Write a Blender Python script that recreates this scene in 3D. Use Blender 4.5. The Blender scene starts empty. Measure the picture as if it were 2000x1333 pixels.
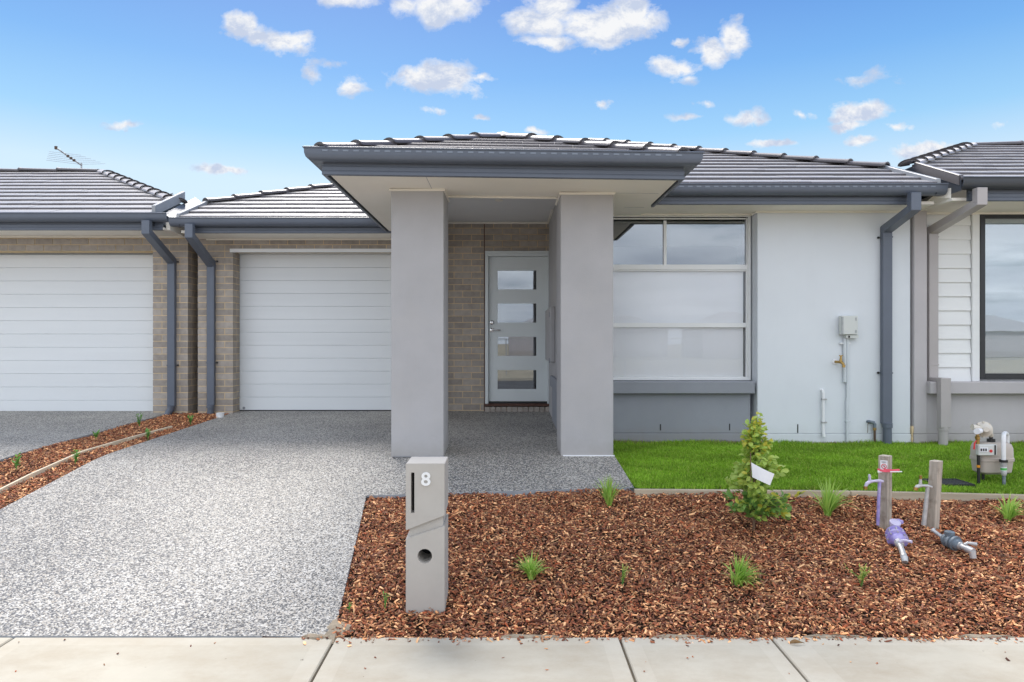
import bpy, bmesh, math, random
import numpy as np
from mathutils import Vector, Matrix
random.seed(8); rng = np.random.default_rng(8)
R = math.radians
F = 1333.3; CX = 988.0; CY = 668.0; CZ = 0.95        # focal length in photo pixels, vanishing point, camera height
def PX(px, d): return (px - CX) * d / F               # world X of a photo column at distance d
def PZ(py, d): return CZ + (CY - py) * d / F          # world Z of a photo row at distance d
sc = bpy.context.scene
col = sc.collection
# ------------------------------------------------------------------ camera
cam = bpy.data.cameras.new('camera'); camo = bpy.data.objects.new('camera', cam); col.objects.link(camo)
cam.sensor_width = 36; cam.lens = 36 * F / 2000; cam.shift_x = (1000 - CX) / 2000; cam.shift_y = (CY - 666.5) / 2000
cam.clip_start = 0.05; cam.clip_end = 2000
camo.location = (0, 0, CZ); camo.rotation_euler = (R(90), 0, 0)
sc.camera = camo
sc.view_settings.view_transform = 'Standard'; sc.view_settings.look = 'None'
sc.view_settings.gamma = 1; sc.view_settings.use_curve_mapping = False
sc.view_settings.exposure = 0.95
# ------------------------------------------------------------------ sun
SUN_AZ = R(-15)      # from +Y towards +X (behind the houses, to the left)
SUN_EL = R(49)
sl = bpy.data.lights.new('sun', 'SUN'); so = bpy.data.objects.new('sun', sl); col.objects.link(so)
sl.energy = 2.3; sl.angle = R(24); sl.color = (1, 0.95, 0.88)
sd = Vector((math.sin(SUN_AZ) * math.cos(SUN_EL), math.cos(SUN_AZ) * math.cos(SUN_EL), math.sin(SUN_EL)))
so.rotation_euler = sd.to_track_quat('Z', 'Y').to_euler(); so.location = (0, 0, 30)
# ------------------------------------------------------------------ world
w = bpy.data.worlds.new('World'); sc.world = w; w.use_nodes = True
nt = w.node_tree; N = nt.nodes; L = nt.links
for n in list(N): N.remove(n)
def nd(t, **k):
    n = N.new(t)
    for a, b in k.items(): setattr(n, a, b)
    return n
def mth(op, a, b=None, c=None, clamp=False):
    n = N.new('ShaderNodeMath'); n.operation = op; n.use_clamp = clamp
    for i, v in enumerate((a, b, c)):
        if v is None: continue
        if isinstance(v, (int, float)): n.inputs[i].default_value = v
        else: L.new(v, n.inputs[i])
    return n.outputs[0]
def vm(op, a, b=None):
    n = N.new('ShaderNodeVectorMath'); n.operation = op
    for i, v in enumerate((a, b)):
        if v is None: continue
        if isinstance(v, tuple): n.inputs[i].default_value = v
        else: L.new(v, n.inputs[i])
    return n
sky = nd('ShaderNodeTexSky', sky_type='NISHITA', sun_disc=False)
sky.sun_elevation = SUN_EL; sky.sun_rotation = SUN_AZ; sky.altitude = 0; sky.air_density = 1.0; sky.dust_density = 2.0; sky.ozone_density = 1.5
tc = nd('ShaderNodeTexCoord'); dirv = tc.outputs['Generated']
sx = nd('ShaderNodeSeparateXYZ'); L.new(dirv, sx.inputs[0])
dx, dy, dz = sx.outputs
fy = mth('MAXIMUM', dy, 0.02)
cu = mth('DIVIDE', dx, fy); cv = mth('DIVIDE', dz, fy)
cmb = nd('ShaderNodeCombineXYZ'); L.new(cu, cmb.inputs[0]); L.new(cv, cmb.inputs[1])
def noise(vec, scale, detail=6, rough=.58, dist=0.0):
    n = nd('ShaderNodeTexNoise'); n.inputs['Scale'].default_value = scale; n.inputs['Detail'].default_value = detail
    n.inputs['Roughness'].default_value = rough; n.inputs['Distortion'].default_value = dist
    L.new(vec, n.inputs['Vector']); return n
nv = vm('MULTIPLY', cmb.outputs[0], (1.0, 1.35, 1.0)).outputs[0]
n_big = noise(nv, 15, 12, .66, .3)
nshift = vm('ADD', nv, (0.004, -0.022, 0)).outputs[0]
n_low = noise(nshift, 15, 12, .66, .3)
BL = [(462,48,36,26,1),(500,70,40,22,.9),(552,78,58,30,1),(672,2,66,18,.9),(790,8,40,22,.9),(865,8,95,36,1),(850,38,40,18,.9),(1180,45,110,44,1.15),(1050,48,70,36,1.1),
      (1080,8,60,40,1.1),(1245,30,62,38,1.1),(1065,88,55,18,.95),(860,150,92,34,1.15),(944,152,26,11,.9),(686,163,38,17,1),(612,148,24,18,.45),(1432,70,40,36,1.1),(1378,95,46,28,1.05),
      (1312,122,44,22,.95),(1318,76,18,11,.7),(1372,200,30,11,.6),(1455,228,46,19,.85),(1335,231,46,10,.6),(1190,195,22,9,.65),(1566,220,18,11,.8),(1698,222,62,24,1.15),(1668,246,42,13,.9),
      (1752,250,28,11,.9),(1690,157,46,16,.45),(1515,284,56,10,.85),(1688,279,52,10,.75),(1815,290,82,16,.95),(436,330,46,11,.95),(250,240,42,7,.45),(852,210,26,10,.65),(932,220,13,6,.5),
      (1962,241,24,8,.5),(1054,252,24,9,.7),(1640,12,5,5,.0),(1330,148,28,14,.4),(640,128,40,10,.3)]
wn = nd('ShaderNodeTexNoise'); wn.inputs['Scale'].default_value = 9; wn.inputs['Detail'].default_value = 7; wn.inputs['Roughness'].default_value = .6; L.new(cmb.outputs[0], wn.inputs['Vector'])
warp = vm('MULTIPLY', vm('SUBTRACT', wn.outputs['Color'], (.5, .5, .5)).outputs[0], (0.085, 0.055, 0)).outputs[0]
wc_ = vm('ADD', cmb.outputs[0], warp).outputs[0]
dens = None
for (bx, by, rx, ry, st) in BL:
    if st <= 0: continue
    a = vm('SUBTRACT', wc_, ((bx - CX) / F, (CY - by) / F, 0)).outputs[0]
    a = vm('MULTIPLY', a, (F / (rx * 1.28), F / (ry * 1.28), 0)).outputs[0]
    ln = vm('LENGTH', a).outputs['Value']
    m = mth('MULTIPLY', mth('SUBTRACT', 1.0, ln), st if st > .7 else st + .1)
    dens = m if dens is None else mth('MAXIMUM', dens, m)
nz = mth('MULTIPLY', mth('SUBTRACT', n_big.outputs['Fac'], 0.5), 3.2)
nz2 = mth('MULTIPLY', mth('SUBTRACT', n_low.outputs['Fac'], 0.5), 3.2)
front = mth('MULTIPLY', mth('SUBTRACT', mth('ADD', mth('MULTIPLY', dens, 1.5), nz), 0.24), 1.5, clamp=True)
# same kind of cloud over the rest of the sky, on a flat layer, closing up to the grey cover the windows mirror
zz = mth('MAXIMUM', mth('ADD', dz, 0.06), 0.03)
c2 = nd('ShaderNodeCombineXYZ'); L.new(mth('DIVIDE', dx, zz), c2.inputs[0]); L.new(mth('DIVIDE', dy, zz), c2.inputs[1])
n3 = noise(c2.outputs[0], 0.9, 7, .6, .2)
n4 = noise(c2.outputs[0], 0.55, 5, .5, .1)
cover = nd('ShaderNodeMapRange'); L.new(dy, cover.inputs[0]); cover.inputs[1].default_value = 0.35; cover.inputs[2].default_value = -0.25
cover.inputs[3].default_value = 0.0; cover.inputs[4].default_value = 0.34
rest = mth('MULTIPLY', mth('SUBTRACT', mth('ADD', n3.outputs['Fac'], cover.outputs[0]), 0.60), 5.0, clamp=True)
fb = nd('ShaderNodeMapRange'); L.new(mth('DIVIDE', dz, mth('MAXIMUM', dy, 0.001)), fb.inputs[0]); fb.inputs[1].default_value = 0.52; fb.inputs[2].default_value = 0.75
fbc = mth('MAXIMUM', fb.outputs[0], mth('LESS_THAN', dy, 0.05))
fs = nd('ShaderNodeMapRange'); L.new(mth('DIVIDE', mth('ABSOLUTE', dx), mth('MAXIMUM', dy, 0.001)), fs.inputs[0]); fs.inputs[1].default_value = 0.78; fs.inputs[2].default_value = 1.0
fbc = mth('MAXIMUM', fbc, fs.outputs[0], clamp=True)
mask = mth('ADD', mth('MULTIPLY', front, mth('SUBTRACT', 1.0, fbc)), mth('MULTIPLY', rest, fbc), clamp=True)
# cloud shade: lit where it thins upwards
sh = mth('ADD', mth('MULTIPLY', mth('SUBTRACT', nz, nz2), -0.9), 0.60, clamp=True)
shr = nd('ShaderNodeValToRGB'); L.new(sh, shr.inputs[0])
shr.color_ramp.elements[0].position = 0.3; shr.color_ramp.elements[0].color = (0.30, 0.34, 0.425, 1)
shr.color_ramp.elements[1].position = 0.8; shr.color_ramp.elements[1].color = (0.48, 0.485, 0.495, 1)
shb = nd('ShaderNodeValToRGB'); L.new(n4.outputs['Fac'], shb.inputs[0])
shb.color_ramp.elements[0].position = 0.3; shb.color_ramp.elements[0].color = (0.46, 0.51, 0.60, 1)
shb.color_ramp.elements[1].position = 0.68; shb.color_ramp.elements[1].color = (0.90, 0.95, 1.02, 1)
cc = nd('ShaderNodeMix', data_type='RGBA'); L.new(fbc, cc.inputs[0]); L.new(shr.outputs[0], cc.inputs[6]); L.new(shb.outputs[0], cc.inputs[7])
# clear sky: Nishita, with the pale horizon of the photo
SKYS = 0.11
skc = vm('MULTIPLY', sky.outputs[0], (SKYS * 0.95, SKYS * 0.98, SKYS * 1.0)).outputs[0]
hz = nd('ShaderNodeMapRange', interpolation_type='SMOOTHSTEP'); L.new(dz, hz.inputs[0]); hz.inputs[1].default_value = 0.0; hz.inputs[2].default_value = 0.42
hz.inputs[3].default_value = 1; hz.inputs[4].default_value = 0
hc = nd('ShaderNodeValToRGB'); L.new(dz, hc.inputs[0])
e = hc.color_ramp.elements
e[0].position = 0.0; e[0].color = (0.40, 0.46, 0.515, 1)
e[1].position = 0.46; e[1].color = (0.042, 0.14, 0.38, 1)
for p, c in ((0.22, (0.32, 0.42, 0.50, 1)), (0.28, (0.17, 0.33, 0.49, 1)), (0.36, (0.088, 0.23, 0.455, 1))):
    q = e.new(p); q.color = c
sm = nd('ShaderNodeMix', data_type='RGBA'); smf = nd('ShaderNodeMapRange'); L.new(dz, smf.inputs[0]); smf.inputs[1].default_value = 0.45; smf.inputs[2].default_value = 0.85; smf.inputs[3].default_value = 0.92; smf.inputs[4].default_value = 0.4; L.new(smf.outputs[0], sm.inputs[0])
L.new(skc, sm.inputs[6]); L.new(hc.outputs[0], sm.inputs[7])
fin = nd('ShaderNodeMix', data_type='RGBA'); L.new(mask, fin.inputs[0]); L.new(sm.outputs[2], fin.inputs[6]); L.new(cc.outputs[2], fin.inputs[7])
bg = nd('ShaderNodeBackground'); L.new(fin.outputs[2], bg.inputs[0]); bg.inputs[1].default_value = 1.0
wo = nd('ShaderNodeOutputWorld'); L.new(bg.outputs[0], wo.inputs[0])

# ------------------------------------------------------------------ materials
def newmat(name):
    m = bpy.data.materials.new(name); m.use_nodes = True
    t = m.node_tree; b = t.nodes['Principled BSDF']
    return m, t, b
def tn(t, typ, **k):
    n = t.nodes.new(typ)
    for a, b in k.items(): setattr(n, a, b)
    return n
def tmix(t, fac, a, b, blend='MIX'):
    n = tn(t, 'ShaderNodeMix', data_type='RGBA', blend_type=blend)
    for i, v in ((0, fac), (6, a), (7, b)):
        if isinstance(v, (int, float)): n.inputs[i].default_value = v
        elif isinstance(v, tuple): n.inputs[i].default_value = (v[0], v[1], v[2], 1)
        else: t.links.new(v, n.inputs[i])
    return n.outputs[2]
def tmath(t, op, a, b=0.0, clamp=False):
    n = tn(t, 'ShaderNodeMath', operation=op, use_clamp=clamp)
    for i, v in enumerate((a, b)):
        if isinstance(v, (int, float)): n.inputs[i].default_value = v
        else: t.links.new(v, n.inputs[i])
    return n.outputs[0]
def tnoise(t, scale, detail=5, rough=.6, stretch=None, seed=0):
    g = tn(t, 'ShaderNodeNewGeometry'); v = g.outputs['Position']
    if stretch:
        m = tn(t, 'ShaderNodeVectorMath', operation='MULTIPLY'); t.links.new(v, m.inputs[0]); m.inputs[1].default_value = stretch; v = m.outputs[0]
    n = tn(t, 'ShaderNodeTexNoise'); n.inputs['Scale'].default_value = scale; n.inputs['Detail'].default_value = detail; n.inputs['Roughness'].default_value = rough
    t.links.new(v, n.inputs['Vector']); return n.outputs['Fac']
def ramp(t, v, stops, interp='LINEAR'):
    r = tn(t, 'ShaderNodeValToRGB'); r.color_ramp.interpolation = interp
    e = r.color_ramp.elements
    for i, (p, c) in enumerate(stops):
        q = e[i] if i < 2 else e.new(p)
        q.position = p; q.color = (c[0], c[1], c[2], 1) if not isinstance(c, (int, float)) else (c, c, c, 1)
    t.links.new(v, r.inputs[0]); return r.outputs[0]
def tbump(t, b, h, strength=.3, dist=.01):
    n = tn(t, 'ShaderNodeBump'); n.inputs['Strength'].default_value = strength; n.inputs['Distance'].default_value = dist
    t.links.new(h, n.inputs['Height']); t.links.new(n.outputs[0], b.inputs['Normal'])
def mat(name, c, rough=.6, var=.12, vs=3.0, bump=.15, bs=120, dist=.003, metal=0, spec=.5, rnd=0.0, stretch=None, stain=None, ss=1.2, splash=0):
    m, t, b = newmat(name)
    v1 = tnoise(t, vs, 5, .6, stretch)
    lo = tuple(x * (1 - var) for x in c); hi = tuple(min(1, x * (1 + var)) for x in c)
    cc = ramp(t, v1, [(.3, lo), (.7, hi)])
    if stain:
        cc = tmix(t, ramp(t, tnoise(t, ss, 6, .65), [(.48, 0.0), (.75, 1.0)]), cc, stain)
    if splash:
        g_ = tn(t, 'ShaderNodeNewGeometry'); s_ = tn(t, 'ShaderNodeSeparateXYZ'); t.links.new(g_.outputs['Position'], s_.inputs[0])
        hgt = tmath(t, 'ADD', s_.outputs[2], tmath(t, 'MULTIPLY', tnoise(t, 7, 6, .7), -.30))
        cc = tmix(t, tmath(t, 'MULTIPLY', ramp(t, tmath(t, 'ADD', hgt, .5), [(.22, 1.0), (.42, 0.0)]), splash), cc, (.27, .24, .20))
        cc = tmix(t, ramp(t, tnoise(t, 3.2, 7, .7, (1.6, 1.6, .35)), [(.5, 0.0), (.8, splash * .3)]), cc, (.33, .31, .29))
    if rnd:
        oi = tn(t, 'ShaderNodeObjectInfo')
        f = tmath(t, 'ADD', tmath(t, 'MULTIPLY', oi.outputs['Random'], 2 * rnd), 1 - rnd)
        cx = tn(t, 'ShaderNodeCombineXYZ')
        for i in range(3): t.links.new(f, cx.inputs[i])
        cc = tmix(t, 1.0, cc, cx.outputs[0], 'MULTIPLY')
    t.links.new(cc, b.inputs['Base Color'])
    b.inputs['Roughness'].default_value = rough; b.inputs['Metallic'].default_value = metal
    b.inputs['Specular IOR Level'].default_value = spec
    if bump: tbump(t, b, tnoise(t, bs, 4, .7, stretch), bump, dist)
    return m
M = {}
M['render_grey'] = mat('rendered_grey', (.43, .425, .435), .85, .07, 1.6, .5, 140, .004, spec=.25, stain=(.45, .44, .435), splash=.35)
M['render_white'] = mat('rendered_white', (.70, .735, .775), .85, .03, 1.3, .4, 130, .003, spec=.25, splash=.12)
M['render_dark'] = mat('rendered_dark', (.285, .30, .335), .85, .07, 2.0, .5, 140, .004, spec=.25, stain=(.28, .295, .32), splash=.35)
M['render_taupe'] = mat('rendered_taupe', (.49, .465, .475), .85, .06, 1.8, .4, 130, .004, spec=.25, splash=.35)
M['mortar'] = mat('mortar', (.68, .53, .33), .95, .15, 9, .5, 200, .004, spec=.2)
M['brick'] = mat('brick', (.375, .335, .30), .85, .14, 14, .6, 170, .005, spec=.2, rnd=.15)
M['colorbond'] = mat('slate_metal', (.115, .135, .175), .38, .05, 4, .03, 60, .001, spec=.5)
M['colorbond_dark'] = mat('charcoal_metal', (.055, .062, .075), .35, .05, 4, .03, 60, .001)
M['taupe_metal'] = mat('taupe_metal', (.42, .39, .385), .4, .04, 4, .03, 60, .001)
M['soffit'] = mat('soffit_cream', (.88, .84, .76), .7, .03, 1.5, .06, 60, .001, spec=.2)
M['trim'] = mat('trim_cream', (.82, .78, .70), .5, .03, 3, .03, 60, .001)
M['ceiling'] = mat('ceiling_white', (.74, .74, .74), .8, .02, 2, .05, 60, .001, spec=.2)
M['frame'] = mat('window_frame_paint', (.77, .78, .78), .35, .02, 3, .0, 60, .001)
M['black_frame'] = mat('black_frame', (.022, .024, .028), .35, .05, 3, 0)
M['garage'] = mat('garage_door_paint', (.76, .79, .81), .42, .025, 2, .25, 60, .001, stretch=(.15, 1, 3))
M['garage_gap'] = mat('garage_joint', (.30, .32, .34), .6, .05, 3, 0)
M['door'] = mat('door_paint', (.70, .75, .76), .35, .03, 2, .04, 60, .001)
M['chrome'] = mat('chrome', (.75, .75, .76), .12, .02, 3, 0, metal=1)
M['timber_dark'] = mat('dark_timber', (.09, .035, .022), .5, .2, 12, .2, 80, .002, stretch=(.2, 3, 3))
M['board'] = mat('weatherboard_paint', (.78, .79, .79), .5, .03, 2, .15, 50, .001, stretch=(.1, 1, 3))
M['blind'] = mat('roller_blind', (.92, .94, .95), .8, .02, 2, .05, 200, .001)
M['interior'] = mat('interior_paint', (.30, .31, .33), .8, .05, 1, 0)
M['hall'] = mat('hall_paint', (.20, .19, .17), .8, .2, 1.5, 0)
M['timber'] = mat('sleeper_timber', (.50, .42, .31), .8, .2, 4, .4, 60, .003, stretch=(.25, 4, 4), rnd=.08)
M['pale_timber'] = mat('pale_timber', (.74, .64, .48), .8, .12, 5, .3, 60, .002)
M['post_timber'] = mat('weathered_post', (.42, .37, .31), .85, .3, 14, .5, 60, .003, stretch=(3, 3, .25), stain=(.14, .11, .08), ss=9)
M['white_plastic'] = mat('white_plastic', (.78, .79, .80), .4, .03, 5, 0)
M['conduit'] = mat('painted_conduit', (.60, .64, .67), .45, .04, 5, 0)
M['box_plastic'] = mat('box_plastic', (.60, .62, .60), .45, .03, 5, 0)
M['brass'] = mat('brass', (.42, .27, .09), .35, .25, 30, .1, 90, .001, metal=.85)
M['rust'] = mat('aged_copper', (.10, .058, .038), .7, .3, 40, .2, 90, .001)
M['purple'] = mat('purple_plastic', (.30, .25, .58), .4, .12, 25, .05, 80, .001, stain=(.52, .48, .68), ss=16)
M['purple_pale'] = mat('pale_purple_paint', (.52, .48, .64), .4, .1, 25, .05, 80, .001)
M['grey_plastic'] = mat('blue_grey_plastic', (.13, .165, .20), .5, .3, 25, .1, 80, .001, stain=(.32, .35, .36), ss=18)
M['galv'] = mat('galvanised', (.48, .48, .48), .45, .2, 30, .15, 90, .001, metal=.4)
M['meter'] = mat('meter_paint', (.50, .44, .39), .5, .05, 8, .2, 160, .001)
M['reg'] = mat('regulator_paint', (.62, .57, .49), .45, .06, 10, .1, 100, .001)
M['black'] = mat('black_plastic', (.018, .018, .02), .45, .1, 10, 0)
M['red'] = mat('red_plastic', (.62, .03, .03), .4, .05, 10, 0)
M['orange'] = mat('orange_tape', (.75, .30, .02), .5, .05, 10, 0)
M['green_tag'] = mat('green_tape', (.10, .50, .12), .5, .05, 10, 0)
M['pink'] = mat('pink_tape', (.80, .10, .16), .5, .1, 10, 0)
M['paper'] = mat('white_paper', (.80, .81, .84), .6, .02, 10, 0)
M['box_mail'] = mat('letterbox_render', (.44, .415, .385), .85, .05, 4, .35, 220, .002, spec=.2, stain=(.47, .45, .42), ss=3)
M['dark_hole'] = mat('dark_inside', (.02, .02, .02), .9, .1, 5, 0)
M['flash'] = mat('lead_flashing', (.33, .34, .36), .45, .1, 6, .1, 30, .002)
def tile_mat():
    m, t, b = newmat('roof_tile')
    oi = tn(t, 'ShaderNodeObjectInfo')
    c = tmix(t, oi.outputs['Random'], (.026, .018, .021), (.045, .034, .038))
    c = tmix(t, ramp(t, tnoise(t, 20, 6, .7), [(.5, 0.0), (.85, .35)]), c, (.11, .10, .105))
    t.links.new(c, b.inputs['Base Color'])
    b.inputs['Roughness'].default_value = .54; b.inputs['Specular IOR Level'].default_value = .5; b.inputs['IOR'].default_value = 1.5
    b.inputs['Coat Weight'].default_value = .55; b.inputs['Coat Roughness'].default_value = .30; b.inputs['Sheen Weight'].default_value = 1.0; b.inputs['Sheen Roughness'].default_value = .35; b.inputs['Sheen Tint'].default_value = (1, .97, .98, 1); b.inputs['Coat IOR'].default_value = 1.5
    tbump(t, b, tnoise(t, 120, 4, .7), .05, .001)
    return m
M['tile'] = tile_mat()
def aggregate():
    m, t, b = newmat('exposed_aggregate')
    g = tn(t, 'ShaderNodeNewGeometry'); fl = tn(t, 'ShaderNodeVectorMath', operation='MULTIPLY'); fl.inputs[1].default_value = (1, 1, 0)
    t.links.new(g.outputs['Position'], fl.inputs[0])
    v = tn(t, 'ShaderNodeTexVoronoi'); v.inputs['Scale'].default_value = 118; v.inputs['Randomness'].default_value = 1
    t.links.new(fl.outputs[0], v.inputs['Vector'])
    sp = tn(t, 'ShaderNodeSeparateColor'); t.links.new(v.outputs['Color'], sp.inputs[0])
    v2 = tnoise(t, .9, 4, .6)
    rv = tmath(t, 'ADD', sp.outputs[0], tmath(t, 'MULTIPLY', tmath(t, 'SUBTRACT', v2, .5), .5))
    c = ramp(t, rv, [(0, (.035, .037, .042)), (.24, (.075, .077, .082)), (.36, (.19, .185, .18)), (.48, (.38, .335, .28)), (.62, (.51, .475, .42)), (.87, (.69, .66, .61))], 'CONSTANT')
    f = ramp(t, v.outputs['Distance'], [(.35, 0.0), (.75, 1.0)])
    c = tmix(t, tmath(t, 'MULTIPLY', f, .55), c, (.20, .20, .21))
    c = tmix(t, ramp(t, tnoise(t, 2.0, 6, .7), [(.45, 0.0), (.85, .22)]), c, (.30, .29, .27))
    t.links.new(c, b.inputs['Base Color']); b.inputs['Roughness'].default_value = .55; b.inputs['Specular IOR Level'].default_value = .4
    h = ramp(t, v.outputs['Distance'], [(0.1, 1.0), (.6, 0.0)])
    tbump(t, b, h, .55, .004)
    return m
M['agg'] = aggregate()
def concrete(name, c, st):
    m, t, b = newmat(name)
    a = ramp(t, tnoise(t, 1.4, 7, .65), [(.3, tuple(x * .9 for x in c)), (.7, tuple(x * 1.06 for x in c))])
    a = tmix(t, ramp(t, tnoise(t, 2.6, 7, .7, (1, 1.6, 1)), [(.42, 0.0), (.72, .75)]), a, st)
    a = tmix(t, ramp(t, tnoise(t, 160, 3, .7), [(.62, 0.0), (.78, .35)]), a, (.30, .27, .23))
    a = tmix(t, ramp(t, tnoise(t, 26, 3, .6), [(.74, 0.0), (.78, .8)]), a, (.13, .11, .09))
    t.links.new(a, b.inputs['Base Color']); b.inputs['Roughness'].default_value = .8; b.inputs['Specular IOR Level'].default_value = .25
    tbump(t, b, tnoise(t, 90, 5, .75, (3, 1, 1)), .25, .002)
    return m
M['slab'] = concrete('footpath_concrete', (.49, .45, .37), (.38, .32, .24))
M['slab_edge'] = concrete('footpath_trowelled', (.515, .475, .395), (.41, .35, .265))
M['agg_edge'] = mat('slab_side_concrete', (.30, .32, .35), .85, .2, 10, .4, 80, .003)
M['dirt'] = mat('sandy_dirt', (.34, .28, .21), .95, .25, 20, .6, 90, .01, spec=.1)
M['mulch_soil'] = mat('mulch_soil', (.055, .030, .020), .95, .4, 60, 1.0, 70, .02, spec=.1)
M['ground'] = mat('bare_ground', (.42, .37, .28), .95, .25, .6, .3, 10, .03, spec=.1)
M['road'] = mat('asphalt', (.085, .085, .088), .85, .2, 6, .5, 150, .004)
M['turf_soil'] = mat('turf_soil', (.045, .085, .018), .95, .3, 8, .6, 60, .02, spec=.1)
def attr_mat(name, rough, trans=0.0, spec=.3):
    m, t, b = newmat(name)
    a = tn(t, 'ShaderNodeAttribute', attribute_name='tint')
    t.links.new(a.outputs['Color'], b.inputs['Base Color'])
    b.inputs['Roughness'].default_value = rough; b.inputs['Specular IOR Level'].default_value = spec
    if trans:
        tr = tn(t, 'ShaderNodeBsdfTranslucent'); t.links.new(a.outputs['Color'], tr.inputs[0])
        mx = tn(t, 'ShaderNodeMixShader'); mx.inputs[0].default_value = trans
        o = t.nodes['Material Output']
        t.links.new(b.outputs[0], mx.inputs[1]); t.links.new(tr.outputs[0], mx.inputs[2]); t.links.new(mx.outputs[0], o.inputs[0])
    return m
M['chip'] = attr_mat('bark_chip', .75)
M['grass'] = attr_mat('grass_blade', .55, .25)
def leaf_mat(name, a, bcol, rough=.35):
    m, t, b = newmat(name)
    oi = tn(t, 'ShaderNodeObjectInfo')
    n = tnoise(t, 14, 2, .5)
    f = tmath(t, 'ADD', tmath(t, 'MULTIPLY', oi.outputs['Random'], .6), tmath(t, 'MULTIPLY', n, .45), True)
    c = tmix(t, f, a, bcol)
    t.links.new(c, b.inputs['Base Color']); b.inputs['Roughness'].default_value = rough
    tr = tn(t, 'ShaderNodeBsdfTranslucent'); t.links.new(c, tr.inputs[0])
    mx = tn(t, 'ShaderNodeMixShader'); mx.inputs[0].default_value = .42
    o = t.nodes['Material Output']
    t.links.new(b.outputs[0], mx.inputs[1]); t.links.new(tr.outputs[0], mx.inputs[2]); t.links.new(mx.outputs[0], o.inputs[0])
    return m
M['leaf'] = leaf_mat('shrub_leaf', (.34, .52, .10), (.74, .84, .22))
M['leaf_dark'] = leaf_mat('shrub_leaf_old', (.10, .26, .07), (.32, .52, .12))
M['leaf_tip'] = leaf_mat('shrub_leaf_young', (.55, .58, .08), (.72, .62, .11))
M['strap'] = leaf_mat('strap_leaf', (.28, .52, .07), (.60, .78, .20), .4)
M['strap_pale'] = leaf_mat('pale_leaf', (.38, .50, .09), (.62, .66, .20), .5)
M['sprig'] = leaf_mat('sprig_leaf', (.12, .34, .07), (.28, .52, .13), .5)
M['stem'] = mat('brown_stem', (.16, .10, .06), .8, .2, 30, .2, 90, .001)
def glass(name, refl, tint=(.9, .93, .93)):
    m, t, b = newmat(name); t.nodes.remove(b)
    tr = tn(t, 'ShaderNodeBsdfTransparent'); tr.inputs[0].default_value = (*tint, 1)
    gl = tn(t, 'ShaderNodeBsdfGlossy'); gl.inputs['Roughness'].default_value = 0.0; gl.inputs[0].default_value = (.92, .95, 1, 1)
    fr = tn(t, 'ShaderNodeFresnel'); fr.inputs[0].default_value = 1.5
    f = tmath(t, 'ADD', fr.outputs[0], refl, True)
    n = tnoise(t, 1.3, 2, .5)
    bp = tn(t, 'ShaderNodeBump'); bp.inputs['Strength'].default_value = .03; bp.inputs['Distance'].default_value = .02
    t.links.new(n, bp.inputs['Height']); t.links.new(bp.outputs[0], gl.inputs['Normal'])
    mx = tn(t, 'ShaderNodeMixShader'); t.links.new(f, mx.inputs[0]); t.links.new(tr.outputs[0], mx.inputs[1]); t.links.new(gl.outputs[0], mx.inputs[2])
    t.links.new(mx.outputs[0], t.nodes['Material Output'].inputs[0])
    return m
M['glass'] = glass('window_glass', .14)
M['glass_door'] = glass('door_glass', .12)
M['glass_clear'] = glass('clear_glass', .0, (1, 1, 1))

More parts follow.
